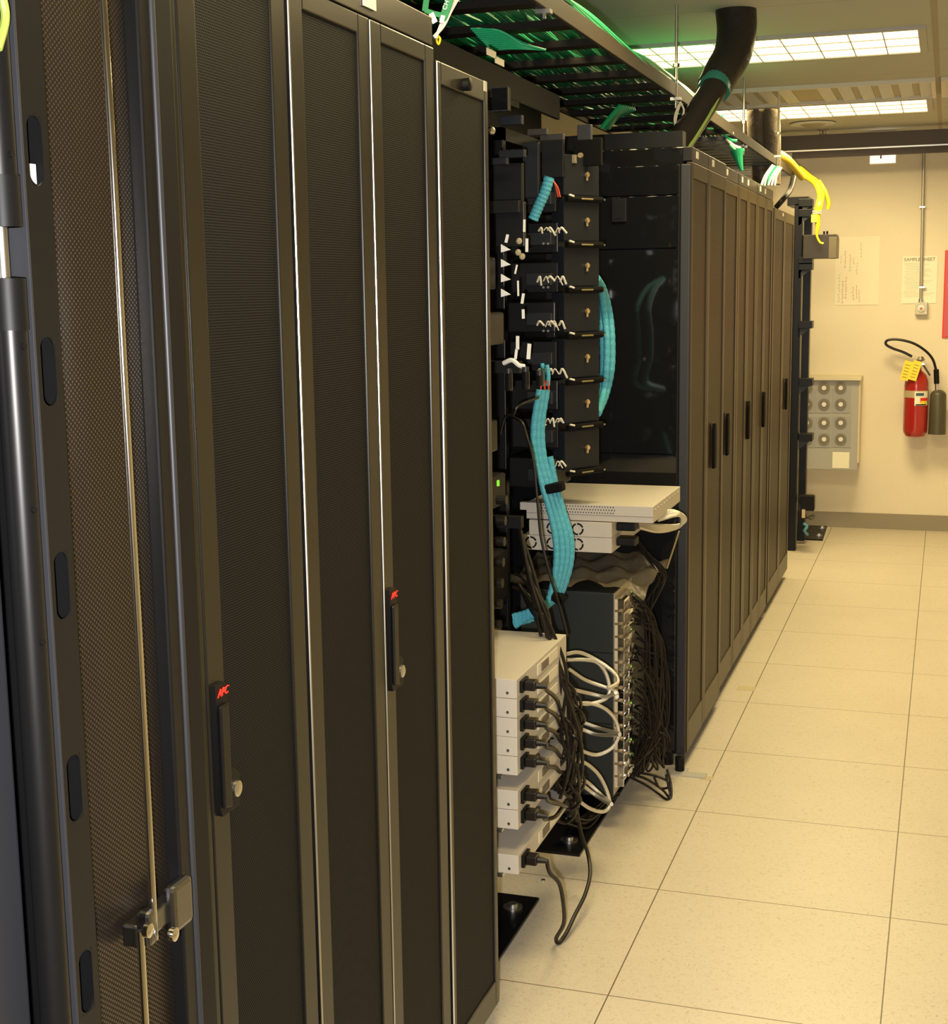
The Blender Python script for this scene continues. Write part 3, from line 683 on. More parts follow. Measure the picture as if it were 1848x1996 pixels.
# bulging bright strands beside the rail
for k in range(5):
    pts = [(TX1+.006+.004*math.sin(k+i), .3+i*.45+k*.1, TZ+.05+.012*math.sin(i*1.7+k)) for i in range(6)]
    tag(recenter(MB().tube(pts, .0048, n=6, seg=5).build('green_network_cable', GRNB)), 'bright green cable bulging over the outer tray rail', 'cable', 'green cables over the tray rail')
for k in range(12):   # waterfall to the near trough
    y = .52+k*.022
    pts = [atY(918+k*3.5, 56+k*3.8, y), atY(945+k*4, 57+k*3.4, y), atY(978+k*4.4, 62+k*3, y), atY(1018+k*4.2, 86+k*1.0, y+.02)]
    pts = [(p.x, p.y, min(p.z, 2.40)) for p in pts]
    tag(recenter(MB().tube(pts, .0030, n=6, seg=5).build('green_drop_cable', GRNB)), 'bright green cable fanning out of the tray beside the black trough', 'cable', 'green cables fanning out to the trough')
for k in range(8):
    y = 1.55+k*.02
    pts = [atY(1210+k*4, 205+k, y), atY(1190+k*2, 228, y), atY(1172+k*2, 250, y)]
    tag(recenter(MB().tube(pts, .007, n=6, seg=5).build('green_drop_cable', GRN)), 'dark green cable dropping from the tray behind the racks', 'cable', 'green cables dropping from the tray')
# green wire at far end cluster
t = thing('green_cable_bundle', 'green sleeve hanging from the tray over the far row cabinets', 'cable bundle', atY(1440, 330, 3.1))
MB().tube([atY(1436, 292, 3.1), atY(1440, 310, 3.1), atY(1446, 333, 3.1)], .028, n=10, rfun=lambda q: 1-.75*q).build('sleeve', mat('green_fabric', (.0, .22, .10), .5), t)
for k in range(6):
    u = 1484+k*4.5
    tag(recenter(MB().tube([atY(u+22-k, 322+k, 3.7), atY(u+8, 342, 3.65), atY(u+(k % 3)*2, 362, 3.6)], .0045 if k else .006, n=6).build('white_cable', DIRTYW if k != 2 else GRNB)), 'cream cable dropping onto the far row cabinet roofs' if k != 2 else 'green and white striped cable dropping onto the far row', 'cable', 'cream cables dropping to the far row' if k != 2 else None)
for k in range(7):
    u = 1395+k*7; v = 222+k*11
    tag(recenter(MB().tube([atY(u-14, v-6, 3.4), atY(u, v+6, 3.4), atY(u+14, v+4+k % 3*4, 3.4)], .006, n=6).build('white_cable', DIRTYW if k % 2 else GRNB)), 'short pale or green cable loop behind the black duct on the tray', 'cable', 'cable loops on the tray behind the black duct')
o = tag(recenter(MB().tube([atY(1547, 345, 4.6), atY(1540, 370, 4.5), atY(1527, 388, 4.4), atY(1512, 405, 4.4)], .014, n=10).build('black_cable', CORD)), 'black cable dropping from the tray to the low far cabinet', 'cable')

# black insulated duct through the ceiling
def duct_pts():
    return [Vector((-.045, 2.19, ZC+.02)), Vector((-.040, 2.18, 2.52)), Vector((-.052, 2.15, 2.43)), Vector((-.085, 2.09, 2.35)), Vector((-.125, 2.03, 2.29))]
t = thing('black_insulated_duct', 'thick black foam hose coming down from the ceiling', 'duct', (-.1, 2.1, 2.3))
c0 = [atY(1434, 12, 2.19), atY(1436, 60, 2.17), atY(1428, 105, 2.13), atY(1408, 140, 2.08), atY(1392, 170, 2.04)]
MB().tube(c0, .072, n=28, seg=10, rfun=lambda q: 1-.17*q).build('upper_hose', FOAM, t)
c1 = [atY(1398, 155, 2.05), atY(1388, 180, 2.0), atY(1352, 236, 1.93), atY(1320, 285, 1.86), atY(1300, 335, 1.82)]
MB().tube(c1, .046, n=24, seg=8).build('lower_hose', mat('black_sleeve', (.012, .010, .010), .25, bump=(60, .3, .004)), t)
MB().tube([atY(1397, 158, 2.05), atY(1391, 176, 2.02)], .056, n=24).build('tape_wrap', mat('teal_tape', (.02, .16, .13), .3, bump=(40, .8, .004)), t)
for du in (0, 5, 10):
    MB().tube([atY(1404+du*.5, 172, 1.99), atY(1380+du, 212, 1.94), atY(1350+du, 262, 1.88), atY(1328+du*.6, 300, 1.82)], .005, n=6).build('bundled_wire', mat('wire_yellowgreen%d' % du, ((.35, .42, .10), (.5, .5, .3), (.20, .30, .08))[du//5], .4), t)
t = thing('tan_ducts', 'pair of tan flexible ducts hanging behind the far tray', 'duct', (-.4, 5.3, 2.2))
for du in (0, 22): MB().tube([atY(1476+du, 205, 5.0), atY(1478+du*1.05, 260, 5.05), atY(1484+du*.8, 320, 5.1), atY(1488+du*.6, 360, 5.1)], .058, n=20, seg=6).build('flexible_duct', DUCT, t)
# cord loops hanging near the black duct
tag(recenter(MB().tube([atY(1326, 198, 1.9), atY(1333, 215, 1.9), atY(1328, 232, 1.9), atY(1318, 245, 1.9), atY(1315, 230, 1.9), atY(1321, 210, 1.9), atY(1327, 200, 1.9), atY(1320, 222, 1.9), atY(1315, 250, 1.9), atY(1310, 290, 1.9)], .0035, n=6).build('looped_cable', mat('pale_cord', (.45, .42, .34), .5))), 'thin pale cord looped below the rod beside the black duct', 'cord')

# ================================================================== GAP BETWEEN ROWS: OPEN RACKS
def rack(name, label, x0, x1, y0, y1, z1):
    t = thing(name, label, 'rack', ((x0+x1)/2, (y0+y1)/2, 0))
    for x in (x0, x1-.03):
        for y in (y0, y1-.03):
            MB().box(x, x+.03, y, y+.03, .0, z1).build('post', BLK, t, bevel=.002)
    MB().box(x0, x1, y0, y0+.03, z1, z1+.035).build('top_rail', BLK, t); MB().box(x0, x1, y1-.03, y1, z1, z1+.035).build('top_rail', BLK, t)
    MB().box(x0, x0+.03, y0, y1, z1, z1+.035).build('top_rail', BLK, t); MB().box(x1-.03, x1, y0, y1, z1, z1+.035).build('top_rail', BLK, t)
    return t
ra = rack('open_equipment_rack', 'black open rack nearest the near row, holding the beige units', -.98, -.44, -.12, .46, 2.05)
rb = rack('open_equipment_rack', 'black open rack farther back, holding the card chassis', -1.0, -.52, .92, 1.50, 2.05)
for sx in range(4):
    z = .62+sx*.4
    MB().box(-.93, -.33, .43, .455, z, z+.03).build('crossbar', SATIN, ra)
# base plates
t = thing('rack_base_plate', 'black bolted floor plate in front, beside the near row foot', 'floor plate', (-.5, .2, 0))
MB().box(-.80, -.294, -.35, .449, 0, .008).build('plate', BLK, t)
MB().lathe((-.345, .372, .008), [(.026, 0), (.026, .003), (.013, .004), (.012, .012)], n=20).build('anchor_bolt', STEEL, t)
t = thing('rack_base_plate', 'black bolted floor plate below the hanging cords, farther back', 'floor plate', (-.5, 1.1, 0))
MB().box(-.82, -.262, .765, 1.50, 0, .008).build('plate', BLK, t)
MB().lathe((-.318, .86, .008), [(.026, 0), (.026, .003), (.013, .004), (.012, .012)], n=20).build('anchor_bolt', STEEL, t)

# beige power units, 1U each, ends facing the aisle
tops = [(.758, 'topmost'), (.7125, 'second'), (.667, 'third'), (.622, 'fourth'), (.5765, 'lowest')]
def beige_unit(zt, h, lab, grp):
    t = thing('beige_power_unit', lab, 'power unit', (-.45, .17, zt-h), grp)
    MB().box(-.72, -.20, -.05, .39, zt-h+.0012, zt).build('case', BEIGE, t, bevel=.0012)
    MB().cyl((-.222, -.0515, zt-h+.014), (-.222, -.0495, zt-h+.014), .0035, n=14).build('side_screw', STEEL, t)
    MB().box(-.2005, -.1985, .12, .30, zt-h+.010, zt-.010).build('rear_panel', DIRTYW, t)
    MB().box(-.1990, -.1965, .15, .21, zt-h+.013, zt-.013).build('vent_patch', INK, t)
    # inlet
    MB().box(-.202, -.192, -.028, .020, zt-h+.009, zt-.009).build('inlet', SATIN, t)
    return t
units = []
for z, w_ in tops:
    units.append(beige_unit(z, .0455, w_+' beige power unit in the stack of five beside the near row', None)); 
units.append(beige_unit(.495, .047, 'upper beige power unit of the pair below the stack of five', None))
units.append(beige_unit(.448, .047, 'lower beige power unit of the pair below the stack of five', None))
units.append(beige_unit(.339, .047, 'single beige power unit lowest down, just above the floor', None))
# small supports for the units
sup = MB()
for z in (.525, .396, .287): sup.box(-.74, -.24, -.048, -.03, z-.006, z+.001).box(-.74, -.24, .37, .388, z-.006, z+.001)
sup.build('support_rail', STEEL, ra)
def plug_and_cord(zc, path, i, lab, rad=.0052, yy=-.004):
    t = thing('power_cable', lab, 'power cord', (-.19, yy, zc), 'plugged cords of the beige units')
    p0 = Vector((-.192, yy, zc))
    MB().box(-.192, -.166, yy-.015, yy+.015, zc-.011, zc+.011).build('plug', CORD, t, bevel=.003)
    MB().cyl((-.166, yy, zc), (-.142, yy, zc-.001), .0085, .0055, n=12).build('strain_relief', CORD, t)
    MB().tube([(-.145, yy, zc-.001)]+path, rad, n=8).build('cable', CORD, t)
words = ['topmost', 'second', 'third', 'fourth', 'fifth']
for i, (z, w_) in enumerate(tops):
    zc = z-.0225
    pth = [atY(1066, 1338+i*37+8, .1), atY(1082, 1360+i*34, .2), atY(1092, 1385+i*30, .32), atY(1100, 1420+i*20, .4)]
    plug_and_cord(zc, pth, i, 'black plug and cord in the %s beige unit of the stack' % words[i])
plug_and_cord(.472, [atY(1070, 1562, .1), atY(1092, 1568, .2), atY(1104, 1572, .3)], 6, 'black plug and cord in the upper unit of the pair')
plug_and_cord(.425, [atY(1062, 1597, .1), atY(1082, 1592, .15), atY(1095, 1575, .25), atY(1104, 1560, .35)], 7, 'black plug and cord in the lower unit of the pair')
# long floor cord from the lowest unit
yy = -.004; zc = .3155
t = thing('power_cable', 'black cord from the lowest plug, dipping in a V to the floor', 'power cord', (-.19, yy, 0))
MB().box(-.192, -.166, yy-.015, yy+.015, zc-.011, zc+.011).build('plug', CORD, t, bevel=.003)
MB().cyl((-.166, yy, zc), (-.142, yy, zc-.001), .0085, .0055, n=12).build('strain_relief', CORD, t)
pl = [Vector((-.145, yy, zc-.001)), atY(1072, 1701, .02), atY(1090, 1722, .06), atY(1098, 1760, .10), atY(1099, 1800, .15), Vector((-.180, .203, .022)), Vector((-.176, .215, .0055)), Vector((-.165, .245, .018)), atY(1120, 1785, .30), atY(1140, 1745, .38), atY(1150, 1705, .45), atY(1146, 1665, .50), atY(1132, 1620, .52), atY(1122, 1560, .5), atY(1118, 1480, .45)]
MB().tube(pl, .0052, n=8).build('cable', CORD, t)

# dense black bundle
rr = random.Random(5)
for k in range(30):
    j = lambda s: rr.uniform(-s, s)
    y0 = .42+j(.10)
    st = rr.choice([(1008, 1015), (1015, 1035), (1020, 1075), (1012, 1140), (1028, 1095)])
    mid = (1062+j(10), 1225+j(14)); m2_ = (1085+j(22), 1330+j(20)); m3 = (1104+j(30), 1430+j(25)); m4 = (1100+j(32), 1510+j(20)); e = (1098+j(34), 1570+j(35))
    pts = [atY(*st, y0+.1), atY((st[0]+mid[0])/2+j(5), (st[1]+mid[1])/2, y0+.04), atY(*mid, y0), atY(*m2_, y0+j(.04)), atY(*m3, y0+j(.05)), atY(*m4, y0+j(.05)), atY(*e, y0+.08)]
    tag(recenter(MB().tube(pts, .0046, n=7, seg=6).build('hanging_power_cable', CORD)), 'black cord in the dense bundle hanging beside the beige units', 'power cord', 'cords of the black bundle beside the beige units')
for k in range(10):    # short loops in the bundle
    j = lambda s: rr.uniform(-s, s)
    u, v = 1095+j(20), 1330+k*26; y0 = .40+j(.08)
    pts = [atY(u-25, v-30, y0), atY(u-10+j(6), v-18, y0), atY(u+20+j(8), v, y0-.03), atY(u+28, v+22, y0), atY(u+8, v+40, y0+.03), atY(u-18, v+30, y0)]
    tag(recenter(MB().tube(pts, .0044, n=7, seg=6).build('looped_power_cable', CORD)), 'looped black cord crossing the dense bundle', 'power cord', 'looped cords in the black bundle')
tag(recenter(MB().tube([atY(1000, 812, .55), atY(1018, 825, .5), atY(1030, 860, .48), atY(1040, 900, .46), atY(1048, 980, .45), atY(1055, 1050, .45), atY(1072, 1120, .45), atY(1090, 1180, .46), atY(1106, 1240, .48)], .0036, n=8).build('thin_black_cable', CORD)), 'thin black cable arcing down in front of the cyan bundle', 'cable')
for (a, b, c, d) in (((1005, 1118), (1022, 1130), (1045, 1170), (1075, 1230)), ((1000, 1145), (1030, 1160), (1052, 1200), (1085, 1260))):
    tag(recenter(MB().tube([atY(*a, .5), atY(*b, .47), atY(*c, .45), atY(*d, .44)], .0042, n=8).build('slanting_power_cable', CORD)), 'black cord slanting from the dark gear into the bundle', 'power cord', 'slanting cords above the beige stack')

# braided silver loops
loops = [
 [(1102, 1275), (1130, 1272), (1165, 1288), (1195, 1310), (1204, 1330), (1185, 1342)],
 [(1104, 1286), (1140, 1286), (1165, 1292), (1182, 1315), (1188, 1345), (1180, 1362), (1150, 1372), (1125, 1370)],
 [(1110, 1305), (1140, 1325), (1175, 1338), (1200, 1348), (1203, 1358)],
 [(1120, 1345), (1150, 1352), (1180, 1358), (1200, 1350)],
 [(1122, 1372), (1150, 1371), (1180, 1382), (1200, 1405), (1205, 1435), (1192, 1458), (1165, 1471), (1140, 1466), (1120, 1455)],
 [(1106, 1402), (1135, 1408), (1170, 1420), (1208, 1430)],
 [(1104, 1412), (1135, 1422), (1165, 1432), (1208, 1432)],
 [(1120, 1480), (1145, 1490), (1168, 1512), (1184, 1545), (1188, 1570), (1176, 1582), (1150, 1576), (1124, 1558)],
 [(1120, 1512), (1145, 1525), (1170, 1548), (1192, 1567)],
 [(1122, 1520), (1145, 1538), (1168, 1555), (1192, 1568)]]
for k, L in enumerate(loops):
    y0 = .62+.02*(k % 3)
    pts = [atY(u, v, y0+.10*math.sin(math.pi*i/(len(L)-1))) for i, (u, v) in enumerate(L)]
    tag(recenter(MB().tube(pts, .0054, n=10, seg=8).build('braided_cable', BRAID)), 'silver braided cable looping out to the right of the black bundle', 'cable', 'silver braided cable loops')

# cyan corrugated cables
def cyan(L, ys, r, lab, grp=None):
    pts = [atY(u, v, y) for (u, v), y in zip(L, ys)]
    me = MB(); nseg = 10*(len(pts)-1)
    n_r = 46
    o = me.tube(pts, r, n=12, seg=18, rfun=lambda q: 1+.05*math.sin(q*nseg*9)).build('cyan_corrugated_cable', CYAN)
    tag(recenter(o), lab, 'cable', grp)
base = [(1062, 760), (1052, 830), (1055, 890), (1070, 945), (1086, 1000), (1098, 1050), (1098, 1100), (1084, 1155), (1068, 1180), (1040, 1200), (1005, 1208)]
for k, du in enumerate((-13, -3.5, 5, 13)):
    L = []
    for i, (u, v) in enumerate(base):
        f = 1.0 if i < 7 else max(.25, 1-(i-6)*.22)
        if k == 3 and i == 0: continue
        if k == 3 and i == 1: continue
        sp = (.8, .85, 1.0, 1.0, 1.0, 1.15, 1.05, 1, 1, 1, 1)[i]
        L.append((u+du*f*sp + (4 if k == 3 and i == 2 else 0), v + (-du*.5 if i > 7 else 0)))
    cyan(L, [.78+k*.012]*len(L), .0094, 'cyan corrugated cable in the strapped bundle of four', 'strapped cyan cables')
for (u, v, w_, rot, lab) in ((1078, 951, 27, -.2, 'upper black strap around the cyan bundle'), (1086, 1163, 22, .55, 'lower black strap around the cyan bundle')):
    c = atY(u, v, .795)
    o = MB().box(c.x-w_*.0012, c.x+w_*.0012, c.y-.022, c.y+.022, c.z-.014, c.z+.014, Matrix.Rotation(rot*1.0, 3, 'Y'), c).build('cable_strap', MATTE, bevel=.008)
    tag(recenter(o), lab, 'cable strap')
for k, u in enumerate((1057, 1066)):
    cyan([(u, 708+k*3), (u+2+k, 730), (u+2, 752)], [.80]*3, .0060, 'short cyan sleeve with red wires above the strapped bundle', 'short cyan sleeves')
cyan([(1071, 345), (1062, 375), (1050, 402), (1039, 428)], [.85]*4, .0145, 'thick cyan conduit sloping down in the upper dark rack')
for k, (a, b) in enumerate(((1172, 1178), (1177, 1188), (1166, 1171))):
    cyan([(1164, 542), (a, 566), (b, 610), (b+5-(k == 2)*2, 660), (b+4, 720), (a+4, 770), (1166, 806)], [1.10, 1.2+k*.02]+[1.28+k*.03]*4+[1.10], .0105, 'cyan corrugated cable bowed beside the glossy side panel', 'bowed cyan cables')
for k in range(5):
    cyan([(1052+k*3, 1176+k*4), (1030, 1192+k*3), (1000+k, 1201+k*5)], [.52]*3, .0075, 'cyan sleeve fanning into the dark gear behind the bundle', 'cyan sleeves at the bundle foot')
for k in range(3):
    c = atY(1062+k, 748, .80)
    tag(recenter(MB().tube([atY(1056+k*6, 742, .79), atY(1055+k*7, 750, .79), atY(1054+k*8, 760, .79)], .0025, n=6).build('red_wire', WIRE)), 'short red wire at the top of the strapped cyan bundle', 'wire', 'red wires over the cyan bundle')
for k in range(2):
    tag(recenter(MB().tube([atY(1078, 350+k*3, .86), atY(1084+k*3, 365, .86), atY(1088+k*4, 384, .86)], .0022, n=6).build('red_wire', WIRE)), 'thin red wire beside the thick cyan conduit', 'wire', 'red wires by the cyan conduit')

# wire manager covers (dark grey plastic trays with brass latches)
rotc = None
cy_ = [(395, 480), (484, 570), (573, 660), (663, 748), (752, 836), (840, 925)]
vs = [381, 470, 558, 647, 736, 824, 913]
YA, YB = .93, 1.06
for k in range(7):
    vt = vs[k]-62; vb = vs[k]+14
    A0 = atY(1100, vt+4, YA); B0 = atY(1168, vt+10 if k < 3 else vt+2, YB)
    zc_ = atY(1135, (vs[k]-75+vs[k])/2, 1.0).z
    zt_ = zc_+.058; zb_ = zc_-.055
    t = thing('cable_manager_cover', ['topmost', 'second', 'third', 'fourth', 'fifth', 'sixth', 'lowest'][k]+' dark grey cover panel in the column before the glossy panel', 'cover panel', (atY(1135, 500, 1.0).x, 1.0, zb_), 'column of dark grey covers')
    xa, xb = atY(1100, 600, YA).x, atY(1168, 600, YB).x
    n_ = Vector((YB-YA, -(xb-xa), 0)).normalized()
    q = MB(); 
    P = [(xa, YA), (xb, YB), (xb-n_.x*.05, YB-n_.y*.05), (xa-n_.x*.05, YA-n_.y*.05)]
    q.prism(P, 2, zb_, zt_).build('cover', COVER, t, bevel=.003)
    m_ = Vector((xa+(xb-xa)*.62, YA+(YB-YA)*.62, 0))
    lz = atY(1142, vs[k]+44, 1.0).z
    if zb_ < lz < zt_+.02: pass
    MB().cyl(m_+n_*.001+Vector((0, 0, zc_+.004)), m_+n_*.010+Vector((0, 0, zc_+.004)), .006, n=12).build('brass_latch', BRASS, t)
    MB().cyl(m_+n_*.004+Vector((0, 0, zc_-.012)), m_+n_*.006+Vector((0, 0, zc_+.012)), .0035, n=8).build('latch_tongue', BRASS, t)
    q = MB(); a = Vector((xa, YA, zb_-.010))+n_*.01; b = Vector((xb, YB, zb_-.010))+n_*.01
    q.cyl(a, b, .009, n=8).build('support_arm', MATTE, t)
    MB().cyl(b+n_*.008, b+n_*.012, .003, n=8).build('arm_screw', STEEL, t)
    MB().cyl(a+(b-a)*.35+n_*.009, a+(b-a)*.68+n_*.009, .0025, n=6).build('spring', mat_spring if k else (mat_spring := mat('brass_dull', (.35, .30, .16), .4, .8)), t)
    MB().cyl(a+(b-a)*.02+n_*.009+Vector((0, 0, .01)), a+(b-a)*.14+n_*.009+Vector((0, 0, .006)), .003, n=6).build('tie_end', DIRTYW, t)

# dark gear behind covers: patch shelves with white ties
rr = random.Random(21)
t = thing('patch_panel_stack', 'dark stacked patch panels tangled with white ties, left of the cover column', 'patch panel', (-.55, .9, 1.0))
for k in range(8):
    zc_ = 1.06+k*.112
    MB().box(-.505, -.365, .92+rr.uniform(-.03, .03), 1.08, zc_, zc_+.085).build('panel_module', SATIN if k % 2 else BLK, t, bevel=.003)
    MB().box(-.445, -.37, .885, .93, zc_+.02, zc_+.055).build('connector_block', COVER, t, bevel=.002)
for v in (450, 545, 632, 725, 822, 905):
    for i in range(5):
        u = 1050+i*10+rr.uniform(-4, 4); y0 = .84
        MB().tube([atY(u, v+rr.uniform(-2, 6), y0), atY(u+5, v-6, y0-.01), atY(u+10+rr.uniform(-3, 5), v+rr.uniform(0, 12), y0)], .0018 if i % 2 else .003, n=6, seg=5).build('white_tie', DIRTYW, t)
for v in (475, 560, 645):
    for u in (1060, 1069): c = atY(u, v, .88); MB().cyl((c.x, c.y, c.z), (c.x, c.y-.004, c.z), .0035, n=8).build('screw', STEEL, t)
# black servers in first rack, upper
rr = random.Random(8)
t = thing('black_blade_gear', 'glossy black equipment column just past the near row, speckled with white tags', 'server equipment', (-.55, .3, .85))
MB().box(-.90, -.46, .00, .42, .80, 1.93).build('chassis', SATIN, t, bevel=.004)
MB().box(-.455, -.40, .02, .10, .85, 1.86).build('power_strip', MATTE, t, bevel=.004)
for k in range(6):
    z = 1.09+k*.135
    MB().box(-.46, -.36-.02*(k % 3), .10, .40, z, z+.08).build('drive_module', BLK if k % 2 else SATIN, t, bevel=.006)
for (u, v) in ((985, 484), (985, 513), (985, 542), (985, 571)):
    c = atY(u, v, .42)
    MB().prism([(c.x-.010, c.z+.010), (c.x+.014, c.z-.004), (c.x-.010, c.z-.010)], 1, .415, .422).build('white_tag', WHITE, t)
for (u, v, w_, h_) in ((1027, 478, 5, 26), (1006, 525, 3, 18), (1010, 562, 3, 30), (1019, 582, 5, 20), (1020, 612, 5, 18), (1022, 440, 4, 24), (988, 465, 5, 16), (1009, 668, 6, 26), (1006, 690, 5, 20), (1031, 685, 7, 30)):
    a = atY(u-w_/2, v-h_/2, .40); b = atY(u+w_/2, v+h_/2, .40)
    MB().box(a.x, b.x, .398, .402, b.z, a.z, Matrix.Rotation(rr.uniform(-.05, .25), 3, 'Y'), (a+b)/2).build('white_tag', WHITE, t)
MB().tube([atY(982, 708, .38), atY(998, 702, .37), atY(1012, 712, .37), atY(1022, 714, .38)], .006, n=6, seg=5).build('paper_flag', WHITE, t)
for (u, v) in ((1014, 470), (1012, 492), (1020, 500)):
    c = atY(u, v, .41); MB().lathe((c.x, .405, c.z), [(.004, 0), (.008, .004), (.004, .008)], Vector((0, -1, 0)), 10).build('tan_cap', mat_tan if 'mat_tan' in globals() else globals().setdefault('mat_tan', mat('tan_cap', (.42, .35, .22), .5)), t)
for (u, v, h) in ((989, 745, 34), (1022, 742, 34), (1050, 742, 20)):
    a = atY(u-7, v-h/2, .36); b = atY(u+8, v+h/2, .36)
    MB().cyl(((a.x+b.x)/2, .37, b.z), ((a.x+b.x)/2, .37, a.z), (b.x-a.x)/2, n=16).build('round_connector', GLOSS, t)
    MB().cyl(((a.x+b.x)/2, .37, a.z), ((a.x+b.x)/2, .37, a.z+.012), (b.x-a.x)/2*.9, n=16).build('connector_cap', GREYP, t)
MB().tube([atY(975, 845, .5), atY(985, 812, .46), atY(1000, 808, .44), atY(1012, 790, .44), atY(1050, 775, .5)], .003, n=6).build('wire', CORD, t)
c = atY(970, 940, -.02); MB().box(c.x-.002, c.x+.002, -.02, -.012, c.z-.009, c.z+.004).build('status_led', LED, t)
MB().box(-.46, -.345, .05, .38, .84, .98).build('lower_module', MATTE, t, bevel=.02)
for k in range(7):
    z = .82+k*.05
    MB().cyl((-.34, .2+k*.01, z), (-.315, .2+k*.01, z), .012, n=10).build('socket', CORD, t)
# top structures
t = thing('overhead_cable_trough', 'black cable trough above the near row end, two white labels on it', 'cable trough', (-.5, .1, 2.1))
MB().box(-.70, -.36, -.45, .55, 2.085, 2.10).build('base', MATTE, t)
MB().box(-.372, -.36, -.45, .95, 2.10, 2.165).build('side_wall', MATTE, t, bevel=.002)
MB().box(-.70, -.69, -.45, .55, 2.10, 2.20).build('side_wall', BLK, t)
for u, v in ((957, 104), (973, 120)):
    c = atX(u, v, -.36); MB().box(-.360, -.358, c.y-.035, c.y+.035, c.z-.008, c.z+.008).build('label_sticker', DIRTYW, t)
t = thing('rack_top_block', 'square black block with pale edges at the top of the first open rack', 'rack bracket', (-.35, .3, 2.03))
a = atY(958, 172, .30); b = atY(991, 215, .30)
MB().box(a.x, b.x, .30, .32, b.z, a.z).build('block', GLOSS, t)
e = MB().box(a.x, b.x, .296, .302, a.z-.001, a.z+.0015).box(b.x-.0015, b.x+.001, .296, .302, b.z, a.z).box(a.x, b.x, .296, .302, b.z-.001, b.z+.001); e.build('edge', GREYP, t)
c = atY(958, 255, .3); MB().lathe((c.x, .30, c.z), [(.010, 0), (.009, .01), (.004, .014)], Vector((0, -1, 0))).build('lock_barrel', STEEL, t)
def pbox(nm, u0, v0, u1, v1, y, dy, m_, par, bev=.002):
    dy = min(dy, .02)
    a = atY(u0, v0, y); b = atY(u1, v1, y)
    return MB().box(a.x, b.x, y, y+dy, b.z, a.z).build(nm, m_, par, bevel=bev)
t = thing('rack_top_brackets', 'grey and black sheet brackets stepped across the tops of the open racks', 'rack bracket', (-.4, .6, 1.95))
pbox('bracket', 972, 226, 1017, 242, .45, .10, COVER, t); pbox('bracket', 972, 293, 1022, 306, .50, .10, COVER, t)
pbox('bracket', 957, 308, 988, 320, .45, .06, COVER, t); pbox('bracket', 1027, 252, 1066, 262, .7, .08, TAUPE, t)
pbox('bracket', 1052, 262, 1098, 272, .75, .08, TAUPE, t); pbox('upright_plate', 1018, 278, 1050, 385, .85, .05, COVER, t)
pbox('upright_plate', 1055, 275, 1098, 345, .90, .05, SATIN, t); pbox('upright_plate', 960, 320, 1018, 395, .55, .03, SATIN, t)
pbox('square_end', 1125, 243, 1152, 272, .95, .05, GREYP, t); pbox('upright_plate', 1118, 270, 1172, 322, 1.0, .05, MATTE, t)
pbox('upright_plate', 965, 395, 1022, 480, .46, .02, BLK, t)
c = atY(1132, 303, .98); MB().lathe((c.x, .98, c.z), [(.008, 0), (.007, .008)], Vector((0, -1, 0))).build('brass_screw', BRASS, t)
pbox('tan_clip', 1100, 302, 1122, 318, .96, .02, mat('clip_tan', (.22, .18, .11), .5), t)
t = thing('rear_top_beam', 'dark horizontal beam between tray and the glossy panel top', 'beam', (-.4, 1.75, 2.06))
MB().box(-1.0, -.14, 1.66, 1.72, 2.08, 2.13).build('beam', BLK, t)
# added black sheet that keeps the gaps behind the open racks dark
t = thing('gap_backdrop', 'added black sheet darkening the gap behind the open racks', 'backdrop', (-1.2, .7, 0))
MB().box(-1.20, -1.16, -.30, 3.60, 0, 2.56).build('backdrop_sheet', MATTE, t)

# upper beige appliance and fan boxes on the back rack
t = thing('beige_rack_server', 'wide flat beige server with punched vent holes, topmost of the beige trio', 'rack server', (-.3, 1.2, .948))
MB().box(-.485, -.100, 1.006, 1.448, .949, .998).build('case', BEIGE, t, bevel=.0015)
MB().box(-.505, -.485, 1.006, 1.03, .975, .998).build('mounting_ear', BEIGE, t, bevel=.001)
q = MB()
for i in range(28):
    for j in range(3):
        x = -.44+i*.0082+(.004 if j % 2 else 0); q.cyl((x, 1.0045, .992-j*.009), (x, 1.0065, .992-j*.009), .0018, n=6)
q.build('vent_holes', SATIN, t)
MB().box(-.485, -.100, 1.0045, 1.0065, .9665, .9675).build('lid_seam', INK, t)
q = MB()
for i in range(9): q.cyl((-.101, 1.04+i*.045, .985), (-.098, 1.04+i*.045, .985), .0035, n=8)
q.build('rivet', STEEL, t)
for i, (zt, lab) in enumerate(((.947, 'beige fan box directly beneath the wide flat beige server'), (.901, 'lower beige fan box of the two with round slotted vents'))):
    t = thing('beige_fan_box', lab, 'rack unit', (-.4, 1.2, zt-.046))
    MB().box(-.475 if i == 0 else -.495, -.222, 1.0, 1.44, zt-.0455, zt-.0005).build('case', BEIGE, t, bevel=.0012)
    for u in ((1077, 1126) if i == 0 else (1035, 1077, 1126)):
        c = atY(u, 1020 if i == 0 else 1048, 1.0)
        z0 = zt-.023
        f = MB()
        for s in range(4):
            a0 = s*math.pi/2+.35; a1 = a0+math.pi/2-.25; N = 8; O = []; I = []
            for kk in range(N+1):
                a = a0+(a1-a0)*kk/N
                O.append((c.x+.0185*math.cos(a), z0+.0185*math.sin(a))); I.append((c.x+.0135*math.cos(a), z0+.0135*math.sin(a)))
            f.prism(O+I[::-1], 1, .9985, 1.0005)
        f.build('fan_vent', SATIN, t)
